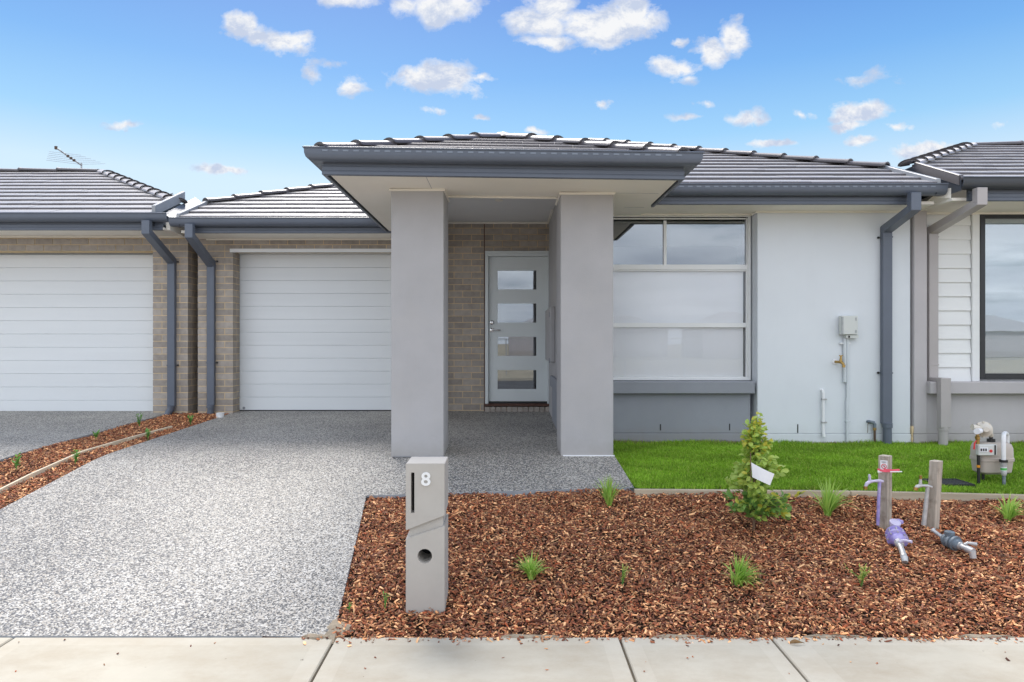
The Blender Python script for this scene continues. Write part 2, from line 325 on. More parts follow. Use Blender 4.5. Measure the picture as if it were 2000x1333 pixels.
# ------------------------------------------------------------------ mesh helpers
class MB:
    def __init__(s): s.v = []; s.f = []; s.m = []
    def add(s, vs, fs, mi=0):
        b = len(s.v); s.v += [tuple(p) for p in vs]; s.f += [tuple(b + i for i in f) for f in fs]; s.m += [mi] * len(fs); return s
    def box(s, x0, x1, y0, y1, z0, z1, mi=0):
        return s.add([(x0,y0,z0),(x1,y0,z0),(x1,y1,z0),(x0,y1,z0),(x0,y0,z1),(x1,y0,z1),(x1,y1,z1),(x0,y1,z1)],
                     [(0,3,2,1),(4,5,6,7),(0,1,5,4),(1,2,6,5),(2,3,7,6),(3,0,4,7)], mi)
    def hexa(s, p, mi=0):
        return s.add(p, [(0,3,2,1),(4,5,6,7),(0,1,5,4),(1,2,6,5),(2,3,7,6),(3,0,4,7)], mi)
    def tube(s, pts, r, n=12, cap=True, mi=0):
        pts = [Vector(p) for p in pts]; rs = r if isinstance(r, (list, tuple)) else [r] * len(pts)
        up = None; rings = []
        for i, p in enumerate(pts):
            t = ((pts[min(i+1, len(pts)-1)] - p).normalized() + (p - pts[max(i-1, 0)]).normalized())
            t = t.normalized() if t.length > 1e-6 else Vector((0,0,1))
            if up is None: up = Vector((0,0,1)) if abs(t.z) < .9 else Vector((1,0,0))
            a = t.cross(up).normalized(); b = a.cross(t).normalized(); up = b
            rings.append([p + (a * math.cos(k*2*math.pi/n) + b * math.sin(k*2*math.pi/n)) * rs[i] for k in range(n)])
        vs = [q for ring in rings for q in ring]; fs = []
        for i in range(len(pts)-1):
            for k in range(n): fs.append((i*n+k, (i+1)*n+k, (i+1)*n+(k+1)%n, i*n+(k+1)%n))
        if cap: fs.append(tuple(range(n))); fs.append(tuple(reversed(range((len(pts)-1)*n, len(pts)*n))))
        return s.add(vs, fs, mi)
    def lathe(s, o, axis, prof, n=20, mi=0):
        o = Vector(o); ax = Vector(axis).normalized()
        return s.tube([o + ax * h + ax * (i * 1e-5) for i, (rr, h) in enumerate(prof)], [rr for rr, h in prof], n, True, mi)
    def loft(s, sections, cap=True, mi=0):
        n = len(sections[0]); vs = [p for q in sections for p in q]; fs = []
        for i in range(len(sections)-1):
            for k in range(n): fs.append((i*n+k, i*n+(k+1)%n, (i+1)*n+(k+1)%n, (i+1)*n+k))
        if cap: fs.append(tuple(reversed(range(n)))); fs.append(tuple(range((len(sections)-1)*n, len(sections)*n)))
        return s.add(vs, fs, mi)
    def sweep(s, prof, path, mi=0):
        """prof = closed [(outward, z)], path = horizontal [(x, y)] walked with the outside on the right hand"""
        P = [Vector((p[0], p[1])) for p in path]; secs = []
        for i, p in enumerate(P):
            d0 = (p - P[i-1]).normalized() if i else None; d1 = (P[i+1] - p).normalized() if i < len(P)-1 else None
            if d0 is None: d0 = d1
            if d1 is None: d1 = d0
            n0 = Vector((d0.y, -d0.x)); n1 = Vector((d1.y, -d1.x)); m = (n0 + n1); m = m / (m.length_squared / 2) if m.length > 1e-6 else n0
            secs.append([(p.x + m.x * o, p.y + m.y * o, z) for o, z in prof])
        return s.loft(secs, True, mi)
    def mesh(s, name, bevel=0, smooth=False, seg=1):
        me = bpy.data.meshes.new(name); me.from_pydata(s.v, [], s.f)
        if any(s.m): me.polygons.foreach_set('material_index', s.m)
        bm = bmesh.new(); bm.from_mesh(me)
        bmesh.ops.recalc_face_normals(bm, faces=bm.faces)
        if bevel:
            ed = [e for e in bm.edges if len(e.link_faces) == 2 and e.calc_face_angle(0) > .5]
            bmesh.ops.bevel(bm, geom=ed, offset=bevel, segments=seg, affect='EDGES', clamp_overlap=True)
        bm.to_mesh(me); bm.free()
        if smooth:
            me.polygons.foreach_set('use_smooth', [True] * len(me.polygons)); me.set_sharp_from_angle(angle=R(38))
        return me
    def build(s, name, m, parent=None, bevel=0, smooth=False, local=False, seg=1):
        me = s.mesh(name, bevel, smooth, seg)
        for q in (m if isinstance(m, (list, tuple)) else [m]): me.materials.append(M[q] if isinstance(q, str) else q)
        return place(name, me, parent, local)
def place(name, me, parent=None, local=False):
    o = bpy.data.objects.new(name, me); col.objects.link(o)
    if parent is not None:
        o.parent = parent
        if parent.type == 'EMPTY' and not local: o.matrix_parent_inverse = Matrix.Translation(-parent.location)
    return o
def tag(o, label=None, cat=None, group=None, kind=None):
    if label: o['label'] = label
    if cat: o['category'] = cat
    if group: o['group'] = group
    if kind: o['kind'] = kind
    return o
def thing(name, label, cat, loc=(0,0,0), group=None, rz=0):
    o = bpy.data.objects.new(name, None); col.objects.link(o); o.location = loc; o.rotation_euler.z = rz; o.empty_display_size = .1
    return tag(o, label, cat, group)
def copy_thing(root, loc, rz=0, scale=1):
    def cp(o, par):
        c = o.copy(); col.objects.link(c); c.parent = par
        for ch in kids.get(o, []): cp(ch, c)
        return c
    kids = {}
    for o in bpy.data.objects:
        if o.parent: kids.setdefault(o.parent, []).append(o)
    c = cp(root, None); c.location = loc; c.rotation_euler.z = rz; c.scale = (scale,) * 3
    return c
def box(name, m, parent, *a, bevel=0): return MB().box(*a).build(name, m, parent, bevel)
def cut(o, cutter_mb):
    c = bpy.data.objects.new('cutter', cutter_mb.mesh('cutter')); col.objects.link(c)
    md = o.modifiers.new('b', 'BOOLEAN'); md.object = c; md.operation = 'DIFFERENCE'; md.solver = 'EXACT'
    dg = bpy.context.evaluated_depsgraph_get(); dg.update()
    me = bpy.data.meshes.new_from_object(o.evaluated_get(dg)); o.modifiers.clear()
    for q in o.data.materials:
        if q.name not in [x.name for x in me.materials if x]: me.materials.append(q)
    o.data = me; bpy.data.objects.remove(c)

# ------------------------------------------------------------------ ground shape
def zg(y):
    def f(y):
        if y >= 6.2: return -.265 + .0283 * min(y, 9.4)
        if y >= 3.36: return -.0895 - .146 * (6.2 - y)
        return -.504 - .02 * (3.36 - y)
    return sum(f(y + k * .09) for k in (-2, -1, 0, 1, 2)) / 5 if 5.6 < y < 6.8 else f(y)
def zlawn(y): return -.125 - (7.25 - min(y, 7.25)) * .0475
def dist_at(py, dz=0.0, fn=zg):          # distance at which the ground shows on this photo row
    lo, hi = 1.5, 12.0
    for _ in range(50):
        m = (lo + hi) / 2
        if CY + (CZ - fn(m) - dz) * F / m > py: lo = m
        else: hi = m
    return m
def on_ground(px, py, dz=0.0, fn=zg):
    d = dist_at(py, dz, fn); return Vector((PX(px, d), d, fn(d) + dz))
def patch(mb, c, nu, nv, dz=0, fn=zg, mi=0, skirt=0, bump=None):
    (x0,y0),(x1,y1),(x2,y2),(x3,y3) = c; vs = []; fs = []
    for j in range(nv+1):
        v = j / nv
        for i in range(nu+1):
            u = i / nu
            x = (x0*(1-u)+x1*u)*(1-v) + (x3*(1-u)+x2*u)*v; y = (y0*(1-u)+y1*u)*(1-v) + (y3*(1-u)+y2*u)*v
            vs.append((x, y, fn(y) + dz + (bump(x, y) if bump else 0)))
    for j in range(nv):
        for i in range(nu): a = j*(nu+1)+i; fs.append((a, a+1, a+nu+2, a+nu+1))
    mb.add(vs, fs, mi)
    if skirt:
        ring = [i for i in range(nu+1)] + [j*(nu+1)+nu for j in range(1, nv+1)] + [nv*(nu+1)+i for i in range(nu-1, -1, -1)] + [j*(nu+1) for j in range(nv-1, 0, -1)]
        top = [vs[i] for i in ring]; n = len(ring)
        mb.add(top + [(p[0], p[1], p[2]-skirt) for p in top], [(k, (k+1)%n, n+(k+1)%n, n+k) for k in range(n)], 1)
# far ground
g = MB()
ys = [-400, -60, -9.2, -9.0, 0.0, 1.5, 3.36, 4, 4.6, 5.2, 5.6, 6.0, 6.2, 6.6, 7.2, 8, 9.4, 12, 60, 400]
vs = []; fs = []
for y in ys:
    z = zg(y) - .25 if y > 3.3 else -.66
    for x in (-400, -8.5, 8.5, 400): vs.append((x, y, z))
for j in range(len(ys)-1):
    for i in range(3): a = j*4+i; fs.append((a, a+1, a+5, a+4))
g.add(vs, fs)
tag(g.build('ground', 'ground'), kind='structure')
tag(MB().box(-60, 60, -8.6, -2.2, -.75, -.61).build('road', 'road'), kind='structure')
tag(MB().box(-60, 60, -2.2, -2.05, -.75, -.54).box(-60, 60, -8.75, -8.6, -.75, -.50).build('kerb', 'slab'), kind='structure')
# driveway and entry path
g = MB()
patch(g, ((-3.68,3.37),(-.85,3.37),(-1.07,5.24),(-3.68,5.24)), 12, 12, 0, skirt=.07)
patch(g, ((-3.68,5.24),(-1.07,5.24),(-1.07,9.45),(-3.68,9.45)), 10, 30, 0, skirt=.07)
patch(g, ((-1.07,5.24),(1.016,5.42),(.955,7.3),(-1.07,7.3)), 8, 24, 0, skirt=.07)
patch(g, ((-1.07,7.3),(.66,7.3),(.66,9.4),(-1.07,9.4)), 8, 12, 0, skirt=.07)
tag(g.build('driveway', ['agg', 'agg_edge']), kind='structure')
g = MB(); patch(g, ((-8.4,3.37),(-4.52,3.37),(-4.52,9.45),(-8.4,9.45)), 8, 40, 0, skirt=.07)
tag(g.build('driveway_next_door', ['agg', 'agg_edge']), kind='structure')
# footpath: slabs with recessed joints
fp = MB().box(-9, 9, 1.55, 3.352, -.64, -.545).build('footpath', 'dirt'); tag(fp, kind='structure')
jx = [-8.2, -5.4, -3.82, -2.42, -.84, .56, 1.303, 2.75, 4.2, 5.6, 8.2]
for i in range(len(jx)-1):
    a, b = jx[i] + .006, jx[i+1] - .006; y0, y1 = 1.6, 3.36; mb = MB()
    mg = .085
    if i == 6: xa, xb = a + .15, b - .09
    else: xa, xb = a + mg, b - mg
    def Z(y): return zg(y)
    o4 = [(a,y0),(b,y0),(b,y1),(a,y1)]; i4 = [(xa,y0+mg),(xb,y0+mg),(xb,y1-mg),(xa,y1-mg)]; bt = .005
    ob = [(a-0,y0),(b,y0),(b,y1),(a,y1)]; ot = [(a+bt,y0+bt),(b-bt,y0+bt),(b-bt,y1-bt),(a+bt,y1-bt)]
    vs = [(x,y,Z(y)) for x,y in i4] + [(x,y,Z(y)) for x,y in ot] + [(x,y,Z(y)-.006) for x,y in ob] + [(x,y,Z(y)-.08) for x,y in ob]
    mb.add(vs, [(0,1,2,3)], 0)
    mb.add(vs, [(k, (k+1)%4, 4+(k+1)%4, 4+k) for k in range(4)] + [(4+k, 4+(k+1)%4, 8+(k+1)%4, 8+k) for k in range(4)] + [(8+k, 8+(k+1)%4, 12+(k+1)%4, 12+k) for k in range(4)], 1)
    mb.build('slab', ['slab', 'slab_edge'], fp)

# ------------------------------------------------------------------ building helpers
CO = .086; GZ = 2.162 - 26 * CO          # brick course height and the lowest bed joint
BM = {}
def brick_mesh(lx, ly, lz=.076):
    k = (round(lx, 3), round(ly, 3), round(lz, 3))
    if k not in BM:
        me = MB().box(-lx/2, lx/2, -ly/2, ly/2, -lz/2, lz/2).mesh('brick'); me.materials.append(M['brick']); BM[k] = me
    return BM[k]
def lay(parent, cx, cy, cz, lx, ly, lz=.076):
    o = place('brick', brick_mesh(lx, ly, lz), parent)
    o.location = (cx + random.uniform(-.001, .001), cy + random.uniform(-.0015, .0015), cz)
def brick_front(parent, x0, x1, y, z0, z1, phase=0, pier=False):
    k0 = math.floor((z0 - GZ) / CO + 1e-6)
    k = k0
    while GZ + k * CO < z1 - .012:
        a = max(GZ + k*CO + .005, z0); b = min(GZ + k*CO + .081, z1)
        off = 0 if (k + phase) % 2 == 0 else .12
        x = x0 - off
        while x < x1 - .02:
            l, r = max(x + .005 if x > x0 - .001 and x > x0 + .001 else x0, x0), min(x + .235, x1)
            if x + .24 > x1 - .02: r = x1
            if r - l > .03: lay(parent, (l+r)/2, y + .055, (a+b)/2, r-l, .11, b-a)
            if r >= x1: break
            x += .24
        k += 1
def brick_side(parent, x, sgn, y0, y1, z0, z1):      # faces along sgn*X, bricks run in depth
    k = 0
    while GZ + k * CO < z1 - .012:
        a = GZ + k*CO + .005; b = min(GZ + k*CO + .081, z1)
        off = 0 if k % 2 else .12
        y = y0 - off
        while y < y1 - .03:
            l, r = max(y + .005, y0), min(y + .235, y1)
            if r - l > .03: lay(parent, x - sgn * .055, (l+r)/2, (a+b)/2, .11, r-l, b-a)
            y += .24
        k += 1
GUT = [(0,-.095),(.05,-.100),(.085,-.094),(.108,-.075),(.118,-.045),(.120,-.008),(.128,-.006),(.130,.004),(.122,.008),(.112,.003),(.110,-.03),(.10,-.06),(.0,-.075)]
def gutter(parent, path, ztop, m='colorbond', slots=None):
    o = MB().sweep([(a, ztop + b - .008) for a, b in GUT], path).build('gutter', m, parent, smooth=True)
    if slots:
        x0, x1, y = slots; mb = MB(); x = x0
        while x < x1: mb.box(x, x + .045, y - .1225, y - .118, ztop - .040, ztop - .026); x += .085
        mb.build('overflow_slot', 'colorbond_slot', o)
    return o
M['colorbond_slot'] = mat('slot_metal', (.19, .22, .27), .4, .05, 4, 0)
def fascia(parent, path, zb, zt, m='colorbond'):
    pr = [(-.02, zb), (0, zb), (.012, zb + .004), (.012, zb + .028), (.006, zb + .031), (.006, zb + .036), (.010, zb + .039), (.010, zb + .070), (.002, zb + .075), (.002, zt), (-.02, zt)]
    return MB().sweep(pr, path).build('fascia', m, parent)
class Roof:
    def __init__(s, parent, name, y0, z0, k, xl, xr, n, extra, label=None, gauge=.265, ph=0):
        # front slope: z = z0 + k*(y-y0); xl(y), xr(y) are its side limits
        s.k = k; mb = MB(); ymax = y0 + n * gauge
        m = 14; ysn = [y0 + (ymax - y0) * i / m for i in range(m+1)]
        vs = []
        for y in ysn: vs += [(xl(y), y, z0 + k*(y-y0) - .004), (xr(y), y, z0 + k*(y-y0) - .004)]
        mb.add(vs, [(2*i, 2*i+1, 2*i+3, 2*i+2) for i in range(m)])
        for q in extra: mb.add(q, [tuple(range(len(q)))])
        s.o = mb.build(name, 'colorbond_dark', parent)
        for c in range(n):
            ya = y0 + c * gauge; yb = ya + gauge + .02
            off = (.15 if (c + ph) % 2 else 0)
            a0, a1 = xl(ya), xr(ya); b0, b1 = xl(yb), xr(yb)
            x = math.floor((min(a0, b0)) / .3) * .3 - off
            while x < max(a1, b1):
                l, r = x + .0015, x + .2985
                la, ra = max(l, a0), min(r, a1); lb, rb = max(l, b0), min(r, b1)
                x += .3
                if ra - la < .01 and rb - lb < .01: continue
                ra = max(ra, la + .002); rb = max(rb, lb + .002)
                zt = z0 + k*(ya-y0); zu = z0 + k*(yb-y0); j = random.uniform(-.0015, .0015)
                th = .034 + j
                f2 = .016 / (yb - ya); lc, rc = la + (lb-la)*f2, ra + (rb-ra)*f2
                mbt = MB().add([(la,ya,zt),(ra,ya,zt),(rb,yb,zu-.002),(lb,yb,zu-.002),(la,ya+.003,zt+th-.010),(ra,ya+.003,zt+th-.010),(rb,yb,zu+.006+j),(lb,yb,zu+.006+j),(lc,ya+.016,zt+th+.003),(rc,ya+.016,zt+th+.003)],
                    [(0,3,2,1),(0,1,5,4),(4,5,9,8),(8,9,6,7),(2,3,7,6),(1,2,6,9,5),(3,0,4,8,7)])
                mbt.build('roof_tile', 'tile', s.o)
    def caps(s, p0, p1, n, r=.105):
        p0, p1 = Vector(p0), Vector(p1); t = (p1 - p0).normalized(); L_ = (p1 - p0).length / n
        side = t.cross(Vector((0,0,1))).normalized(); up = side.cross(t).normalized()
        for i in range(n):
            a = p0 + t * (L_ * i - .03); b = p0 + t * (L_ * (i + 1))
            secs = []
            for q, rr, lift in ((a, r * 1.06, .022), (a + t * .04, r * 1.03, .014), (b, r * .93, .0)):
                out = []; inn = []
                for j in range(9):
                    th = math.pi * j / 8; fx, fz = math.cos(th), max(0, math.sin(th)) * .54
                    out.append(q + side * fx * rr + up * (fz * rr + lift - .012)); inn.append(q + side * fx * (rr - .016) + up * (fz * (rr - .018) + lift - .018))
                secs.append(out + inn[::-1])
            MB().loft(secs).build('ridge_cap', 'tile', s.o, smooth=True)
def panel_door(parent, x0, x1, y, zt, n, ph):
    gd = MB().box(x0, x1, y + .02, y + .05, zt - n*ph - .01, zt).build('garage_door', 'garage_gap', parent)
    me = MB().add([(0, y, -ph+.004), (0, y, -.004), (0, y+.006, -.0005), (0, y+.02, -.0005), (0, y+.02, -ph+.0005), (0, y+.006, -ph+.0005)], []).v
    prof = [(q[1], q[2]) for q in me]
    mb = MB().loft([[(x0, a, b) for a, b in prof], [(x1, a, b) for a, b in prof]]); m0 = mb.mesh('door_panel'); m0.materials.append(M['garage'])
    for i in range(n):
        o = place('door_panel', m0, gd); o.location.z = zt - i * ph
    box('bottom_seal', 'black', gd, x0, x1, y + .004, y + .03, zt - n*ph - .03, zt - n*ph - .002)
    return gd
def downpipe(parent, x0, yout, ywall, zg0, zelbow, zbend, zrect, zbot, m, dw=.098, clips=(), lean=0, boot=None):
    d = .062; x1 = x0 + dw; mb = MB()
    yo0, yo1 = yout - .035, yout + .04
    A = [(x0,yo0,zg0),(x1,yo0,zg0),(x1,yo1,zg0),(x0,yo1,zg0)]; B = [(x0,yo0,zelbow),(x1,yo0,zelbow),(x1,yo1+.0,zelbow+.055),(x0,yo1,zelbow+.055)]
    mb.loft([A, B])
    zb2 = zbend
    mb.hexa([(x0,yo0,zelbow-.0005),(x1,yo0,zelbow-.0005),(x1,ywall-d-.002,zb2-.07),(x0,ywall-d-.002,zb2-.07),(x0,yo1,zelbow+.0545),(x1,yo1,zelbow+.0545),(x1,ywall-.004,zb2),(x0,ywall-.004,zb2)])
    mb.hexa([(x0,ywall-d,zrect),(x1,ywall-d,zrect),(x1,ywall-.003,zrect),(x0,ywall-.003,zrect),(x0,ywall-d,zb2-.071),(x1,ywall-d,zb2-.071),(x1,ywall-.003,zb2-.001),(x0,ywall-.003,zb2-.001)])
    o = mb.build('downpipe', m, parent, .003)
    c = (x0 + x1) / 2; yc = ywall - .052
    if boot: MB().tube([(c, yc, zrect+.02), (c, yc, zrect-.035), (c+boot[0]*.5, yc-.01, zrect-.07), (c+boot[0], yc+boot[1], zbot)], [.050, .047, .045, .045], 16).build('stormwater_boot', m, o, smooth=True)
    else: MB().lathe((c, yc, zbot), (0,0,1), [(.043,0),(.043,zrect-zbot-.04),(.050,zrect-zbot-.038),(.050,zrect-zbot+.01)], 18).build('stormwater_boot', m, o, smooth=True)
    for z in clips:
        MB().box(x0-.004, x1+.004, ywall-d-.003, ywall-.002, z-.008, z+.008).build('strap', m, o)
        MB().lathe((x1+.022 if not lean else x0-.022, ywall-.014, z), (0,1,0), [(.012,0),(.012,.010)], 10).build('strap_bolt', 'black', o)
    return o

# ================================================================== OUR HOUSE
H8 = thing('house', 'grey rendered house with two square columns, white garage door and striped grey tiled roof', 'house', (0, 7.2, -.1))
SF = 2.327
DG = 9.38; DB = 9.13; DP = 9.345
# garage pier and lintel
pw = MB().box(-4.115, -3.653, DB+.003, DB+.23, -.15, 2.34).box(-3.66, -.95, DB+.006, DB+.23, 2.166, 2.34).box(-1.245, -.957, DB+.006, DB+.23, -.15, 2.166)
pw.box(-1.25, -.300, DP+.003, DP+.2, -.1, 2.62).box(-.286, .60, DP+.007, DP+.2, 2.184, 2.62).box(-.286, .60, DP+.02, DP+.2, -.1, .10)
bw = pw.build('brick_wall', 'mortar', H8)
brick_front(bw, -4.12, -3.65, DB, GZ, 2.162)
brick_side(bw, -3.65, 1, DB+.118, DG-.02, GZ, 2.162)
brick_front(bw, -4.12, -.95, DB, 2.162, 2.330, 1)
brick_front(bw, -.95, -.302, DP, GZ, 2.587)
brick_front(bw, -.288, .592, DP, 2.190, 2.587, 1)
for i in range(12):
    x = -.288 + i * .0745
    if x + .066 < .60: lay(bw, x + .036, DP - .01, .012, .066, .11, .105)
box('control_joint', 'timber_dark', bw, -.302, -.288, DP+.003, DP+.012, -.05, 2.587)
box('wall', 'render_grey', H8, -4.12, -4.02, DB+.24, 18, -.1, 2.4)
# garage door
gd = panel_door(H8, -3.66, -1.23, DG, 2.150, 12, .1782)
MB().box(-3.66, -1.23, DG-.05, DG+.02, 2.150, 2.163).box(-3.69, -1.2, DB-.012, DB+.03, 2.146, 2.195).build('door_head', 'frame', gd, .004)
MB().lathe((-3.60, DG+.004, .04), (0,-1,0), [(.022,0),(.018,.006)], 12).build('lock_badge', 'garage_gap', gd)
# porch side wall, window wall, apron, white wall
MB().box(.589, .76, 7.27, 9.40, -.2, 2.62).box(.76, 2.656, 7.425, 7.62, -.2, .533).box(.76, 2.656, 7.425, 7.62, 2.327, 2.62).box(2.644, 2.656, 7.425, 7.62, .533, 2.327).build('wall', 'render_grey', H8)
MB().box(.575, 2.60, 7.26, 7.424, -.02, .40).box(.575, .588, 7.424, 8.5, -.2, .40).build('apron', 'render_dark', H8, .004)
MB().box(.567, 2.606, 7.252, 7.424, -.22, -.0215).build('apron', 'render_dark', H8, .003)
sill = MB().box(.545, 2.625, 7.19, 7.424, .402, .532).box(.545, .588, 7.4245, 8.5, .402, .532).build('sill', 'render_dark', H8, .008)
ww = MB().box(2.657, 4.275, 7.21, 7.62, -.02, 2.40).build('wall', 'render_white', H8, .006)
MB().box(2.653, 4.279, 7.206, 7.62, -.25, -.0215).build('wall_footing', 'render_white', H8, .004)
box('wall', 'render_white', H8, 4.20, 4.279, 7.62, 18, -.2, 2.4)
box('wall', 'render_white', H8, -4.02, 4.20, 17.8, 18, -.2, 2.4)
for px, d, z0, z1 in ((1290, 7.26, 829, 841), (1425, 7.26, 828, 841), (1558, 7.21, 829, 846)):
    x = PX(px, d); box('weep_hole', 'dark_hole', H8, x-.005, x+.005, d-.0035, d+.02, PZ(z1, d), PZ(z0, d))
# window
win = MB()
def fr(mb, x0, x1, z0, z1, t, ya, yb, tb=None, tt=None):
    tb = tb or t; tt = tt or t
    mb.box(x0, x0+t, ya, yb, z0, z1); mb.box(x1-t, x1, ya, yb, z0, z1); mb.box(x0+t, x1-t, ya, yb, z0, z0+tb); mb.box(x0+t, x1-t, ya, yb, z1-tt, z1)
W0, W1 = .77, 2.642
wy = 7.36
fr(win, W0, W1, .535, 2.318, .030, wy, wy+.09, .022, .02)
za, zb_ = PZ(532.5, wy), PZ(517, wy)
win.box(W0+.03, W1-.03, wy+.004, wy+.08, za+.028, zb_)
fr(win, W0+.03, W1-.032, PZ(432, wy)-.001-.49, PZ(426, wy), .012, wy+.006, wy+.07)
wf = win.build('window', 'frame', H8, .003)
sash = MB(); fr(sash, W0+.03, W1-.03, .557, za+.026, .018, wy+.008, wy+.07, .016, .014); sash.box(W0+.048, W1-.048, wy+.010, wy+.068, PZ(640, wy), PZ(631, wy))
sash.build('sash', 'frame', wf, .003)
box('mullion', 'frame', wf, PX(1297, wy), PX(1302.5, wy), wy+.012, wy+.06, zb_, PZ(431, wy))
MB().box(W0, W1, 7.40, 7.424, 2.319, 2.327).build('window_head', 'trim', wf)
pt = (W0+.04, PX(1297, wy)); p2 = (PX(1302.5, wy), W1-.044)
box('pane', 'glass', wf, pt[0], pt[1], wy+.036, wy+.041, zb_, PZ(432, wy))
box('pane', 'glass', wf, p2[0], p2[1], wy+.036, wy+.041, zb_, PZ(432, wy))
box('pane', 'glass_clear', wf, W0+.048, W1-.048, wy+.034, wy+.039, PZ(631, wy), za+.014)
box('pane', 'glass_clear', wf, W0+.048, W1-.048, wy+.034, wy+.039, .573, PZ(640, wy))
box('blind', 'blind', wf, W0-.0, W1-.062, wy+.060, wy+.064, .56, za+.03)
box('blind_gap_dark', 'black', wf, W1-.058, W1-.049, wy+.055, wy+.08, .56, 2.28)  # black strip stands in for the dark open gap beside the blind
# rooms behind
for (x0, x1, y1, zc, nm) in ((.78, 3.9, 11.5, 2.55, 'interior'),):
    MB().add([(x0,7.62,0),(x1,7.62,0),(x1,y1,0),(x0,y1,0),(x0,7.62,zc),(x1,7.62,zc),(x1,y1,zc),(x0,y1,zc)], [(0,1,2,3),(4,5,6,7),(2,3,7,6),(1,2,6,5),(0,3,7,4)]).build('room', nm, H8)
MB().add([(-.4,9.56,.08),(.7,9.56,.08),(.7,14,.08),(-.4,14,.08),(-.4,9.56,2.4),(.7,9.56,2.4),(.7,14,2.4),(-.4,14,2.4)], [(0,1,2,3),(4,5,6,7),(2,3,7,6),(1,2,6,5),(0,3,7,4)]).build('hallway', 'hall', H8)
# front door
fd = MB(); dx0, dx1 = -.284, .588
fd.box(dx0, dx0+.045, DP-.03, DP+.1, .085, 2.184); fd.box(dx1-.02, dx1, DP-.03, DP+.1, .085, 2.184); fd.box(dx0+.045, dx1-.02, DP-.03, DP+.1, 2.118, 2.184)
fd.box(dx0-.0, dx1, DP-.045, DP-.031, 2.150, 2.190)
door = fd.build('front_door', 'door', H8, .004)
lf = MB(); lx0, lx1, ly0, ly1, lz0, lz1 = -.237, .566, DP+.012, DP+.052, .135, 2.114
gx0, gx1 = PX(970.5, DP), PX(1049, DP)
gz = [(PZ(762, DP), PZ(722, DP)), (PZ(697, DP), PZ(657, DP)), (PZ(632, DP), PZ(591.5, DP)), (PZ(567, DP), PZ(527, DP))]
lf.box(lx0, gx0, ly0, ly1, lz0, lz1); lf.box(gx1, lx1, ly0, ly1, lz0, lz1); z = lz0
for a, b in gz: lf.box(gx0, gx1, ly0, ly1, z, a); z = b
lf.box(gx0, gx1, ly0, ly1, z, lz1)
leaf = lf.build('door_leaf', 'door', door)
for a, b in gz:
    box('pane', 'glass_door', leaf, gx0, gx1, ly0+.018, ly0+.023, a, b)
    bd = MB(); fr(bd, gx0, gx1, a, b, .010, ly0+.004, ly0+.017); bd.build('glazing_bead', 'door', leaf)
MB().lathe((PX(961, DP), ly0, PZ(630.5, DP)), (0,-1,0), [(.033,0),(.033,.008),(.028,.013),(.026,.03),(.020,.033)], 20).build('deadbolt', 'chrome', leaf, smooth=True)
hd = MB().lathe((PX(961, DP), ly0, PZ(645, DP)), (0,-1,0), [(.028,0),(.028,.009),(.012,.012),(.012,.05)], 20)
hd.tube([(PX(961, DP)-.005, ly0-.045, PZ(645, DP)), (PX(961, DP)+.06, ly0-.048, PZ(645, DP)), (PX(961, DP)+.115, ly0-.04, PZ(645.2, DP))], [.012, .010, .009], 12)
hd.build('door_handle', 'chrome', leaf, smooth=True)
box('threshold', 'timber_dark', door, dx0, dx1, DP-.07, DP+.06, .073, .105, bevel=.004)
box('weather_strip', 'black', door, -.237, .566, DP+.02, DP+.05, .106, .134)
# meter box on the porch wall
mbx = MB().box(.533, .588, 8.15, 9.22, PZ(706, 8.9)+.01, PZ(605, 8.9)).build('meter_cabinet', 'render_grey', None, .008)
tag(mbx, 'shallow grey meter cabinet fixed to the porch side wall beside the front door', 'meter box')
for z in (.72, 1.28): box('hinge', 'render_dark', mbx, .527, .533, 8.3, 8.36, z-.03, z+.03)
# columns
for (x0, x1, y0, zb) in ((PX(763.9, 6.19), PX(866.4, 6.19), 6.19, -.16), (PX(1095.3, 6.24), PX(1198, 6.24), 6.24, -.16)):
    c = box('column', 'render_grey', H8, x0, x1, y0, y0+.5, zb, 2.345, bevel=.006)
    zt = 2.345 - .0
    MB().sweep([(0.001,0),(.016,0),(.016,-.012),(.012,-.018),(.001,-.020)], [(x0,y0+.5),(x0,y0),(x1,y0),(x1,y0+.5)]).build('trim', 'trim', c).location.z = 2.327 - .002 + (.010 if x0 < 0 else -.012)
    MB().box(x0+.02, x1+.01, y0-.012, y0-.001, -.095, -.085).build('base_bead', 'paper' if x0 > 0 else 'render_dark', c)
box('bollard_light', 'chrome', None, 0, .001, 0, .001, 0, .001) if False else None
# soffits
PIV = Matrix.Translation((0, 0, 2.45)) @ Matrix.Rotation(R(.8), 4, 'Y') @ Matrix.Translation((0, 0, -2.45))
def tilt(o):
    o.matrix_basis = PIV.copy(); return o
sof = MB()
zs, zt_ = SF, SF + .03
sof.box(-1.47, 1.44, 5.73, 6.475, zs, zt_); sof.box(-1.47, -.95, 6.476, 9.13, zs, zt_); sof.box(.72, 1.44, 6.476, 7.42, zs, zt_)
so1 = tilt(sof.build('soffit', 'soffit', H8))
j1 = MB(); j1.box(-.67, -.667, 5.74, 6.19, zs-.0015, zs+.001); j1.box(1.0, 1.40, 6.25, 6.253, zs-.0015, zs+.001); j1.box(1.20, 1.4, 6.9, 6.903, zs-.0015, zs+.001)
j1.build('soffit_joint', 'render_dark', so1)
tilt(MB().box(-.95, .72, 6.475, 6.53, zs+.031, 2.62).box(.66, .72, 6.5, 7.3, zs+.031, 2.62).build('beam', 'ceiling', H8))
tilt(MB().box(-.60, .52, 6.462, 6.480, zs-.018, zs).build('beam_trim', 'trim', H8, .003))
MB().box(-1.3, .75, 6.53, 9.42, 2.59, 2.62).build('porch_ceiling', 'ceiling', H8)
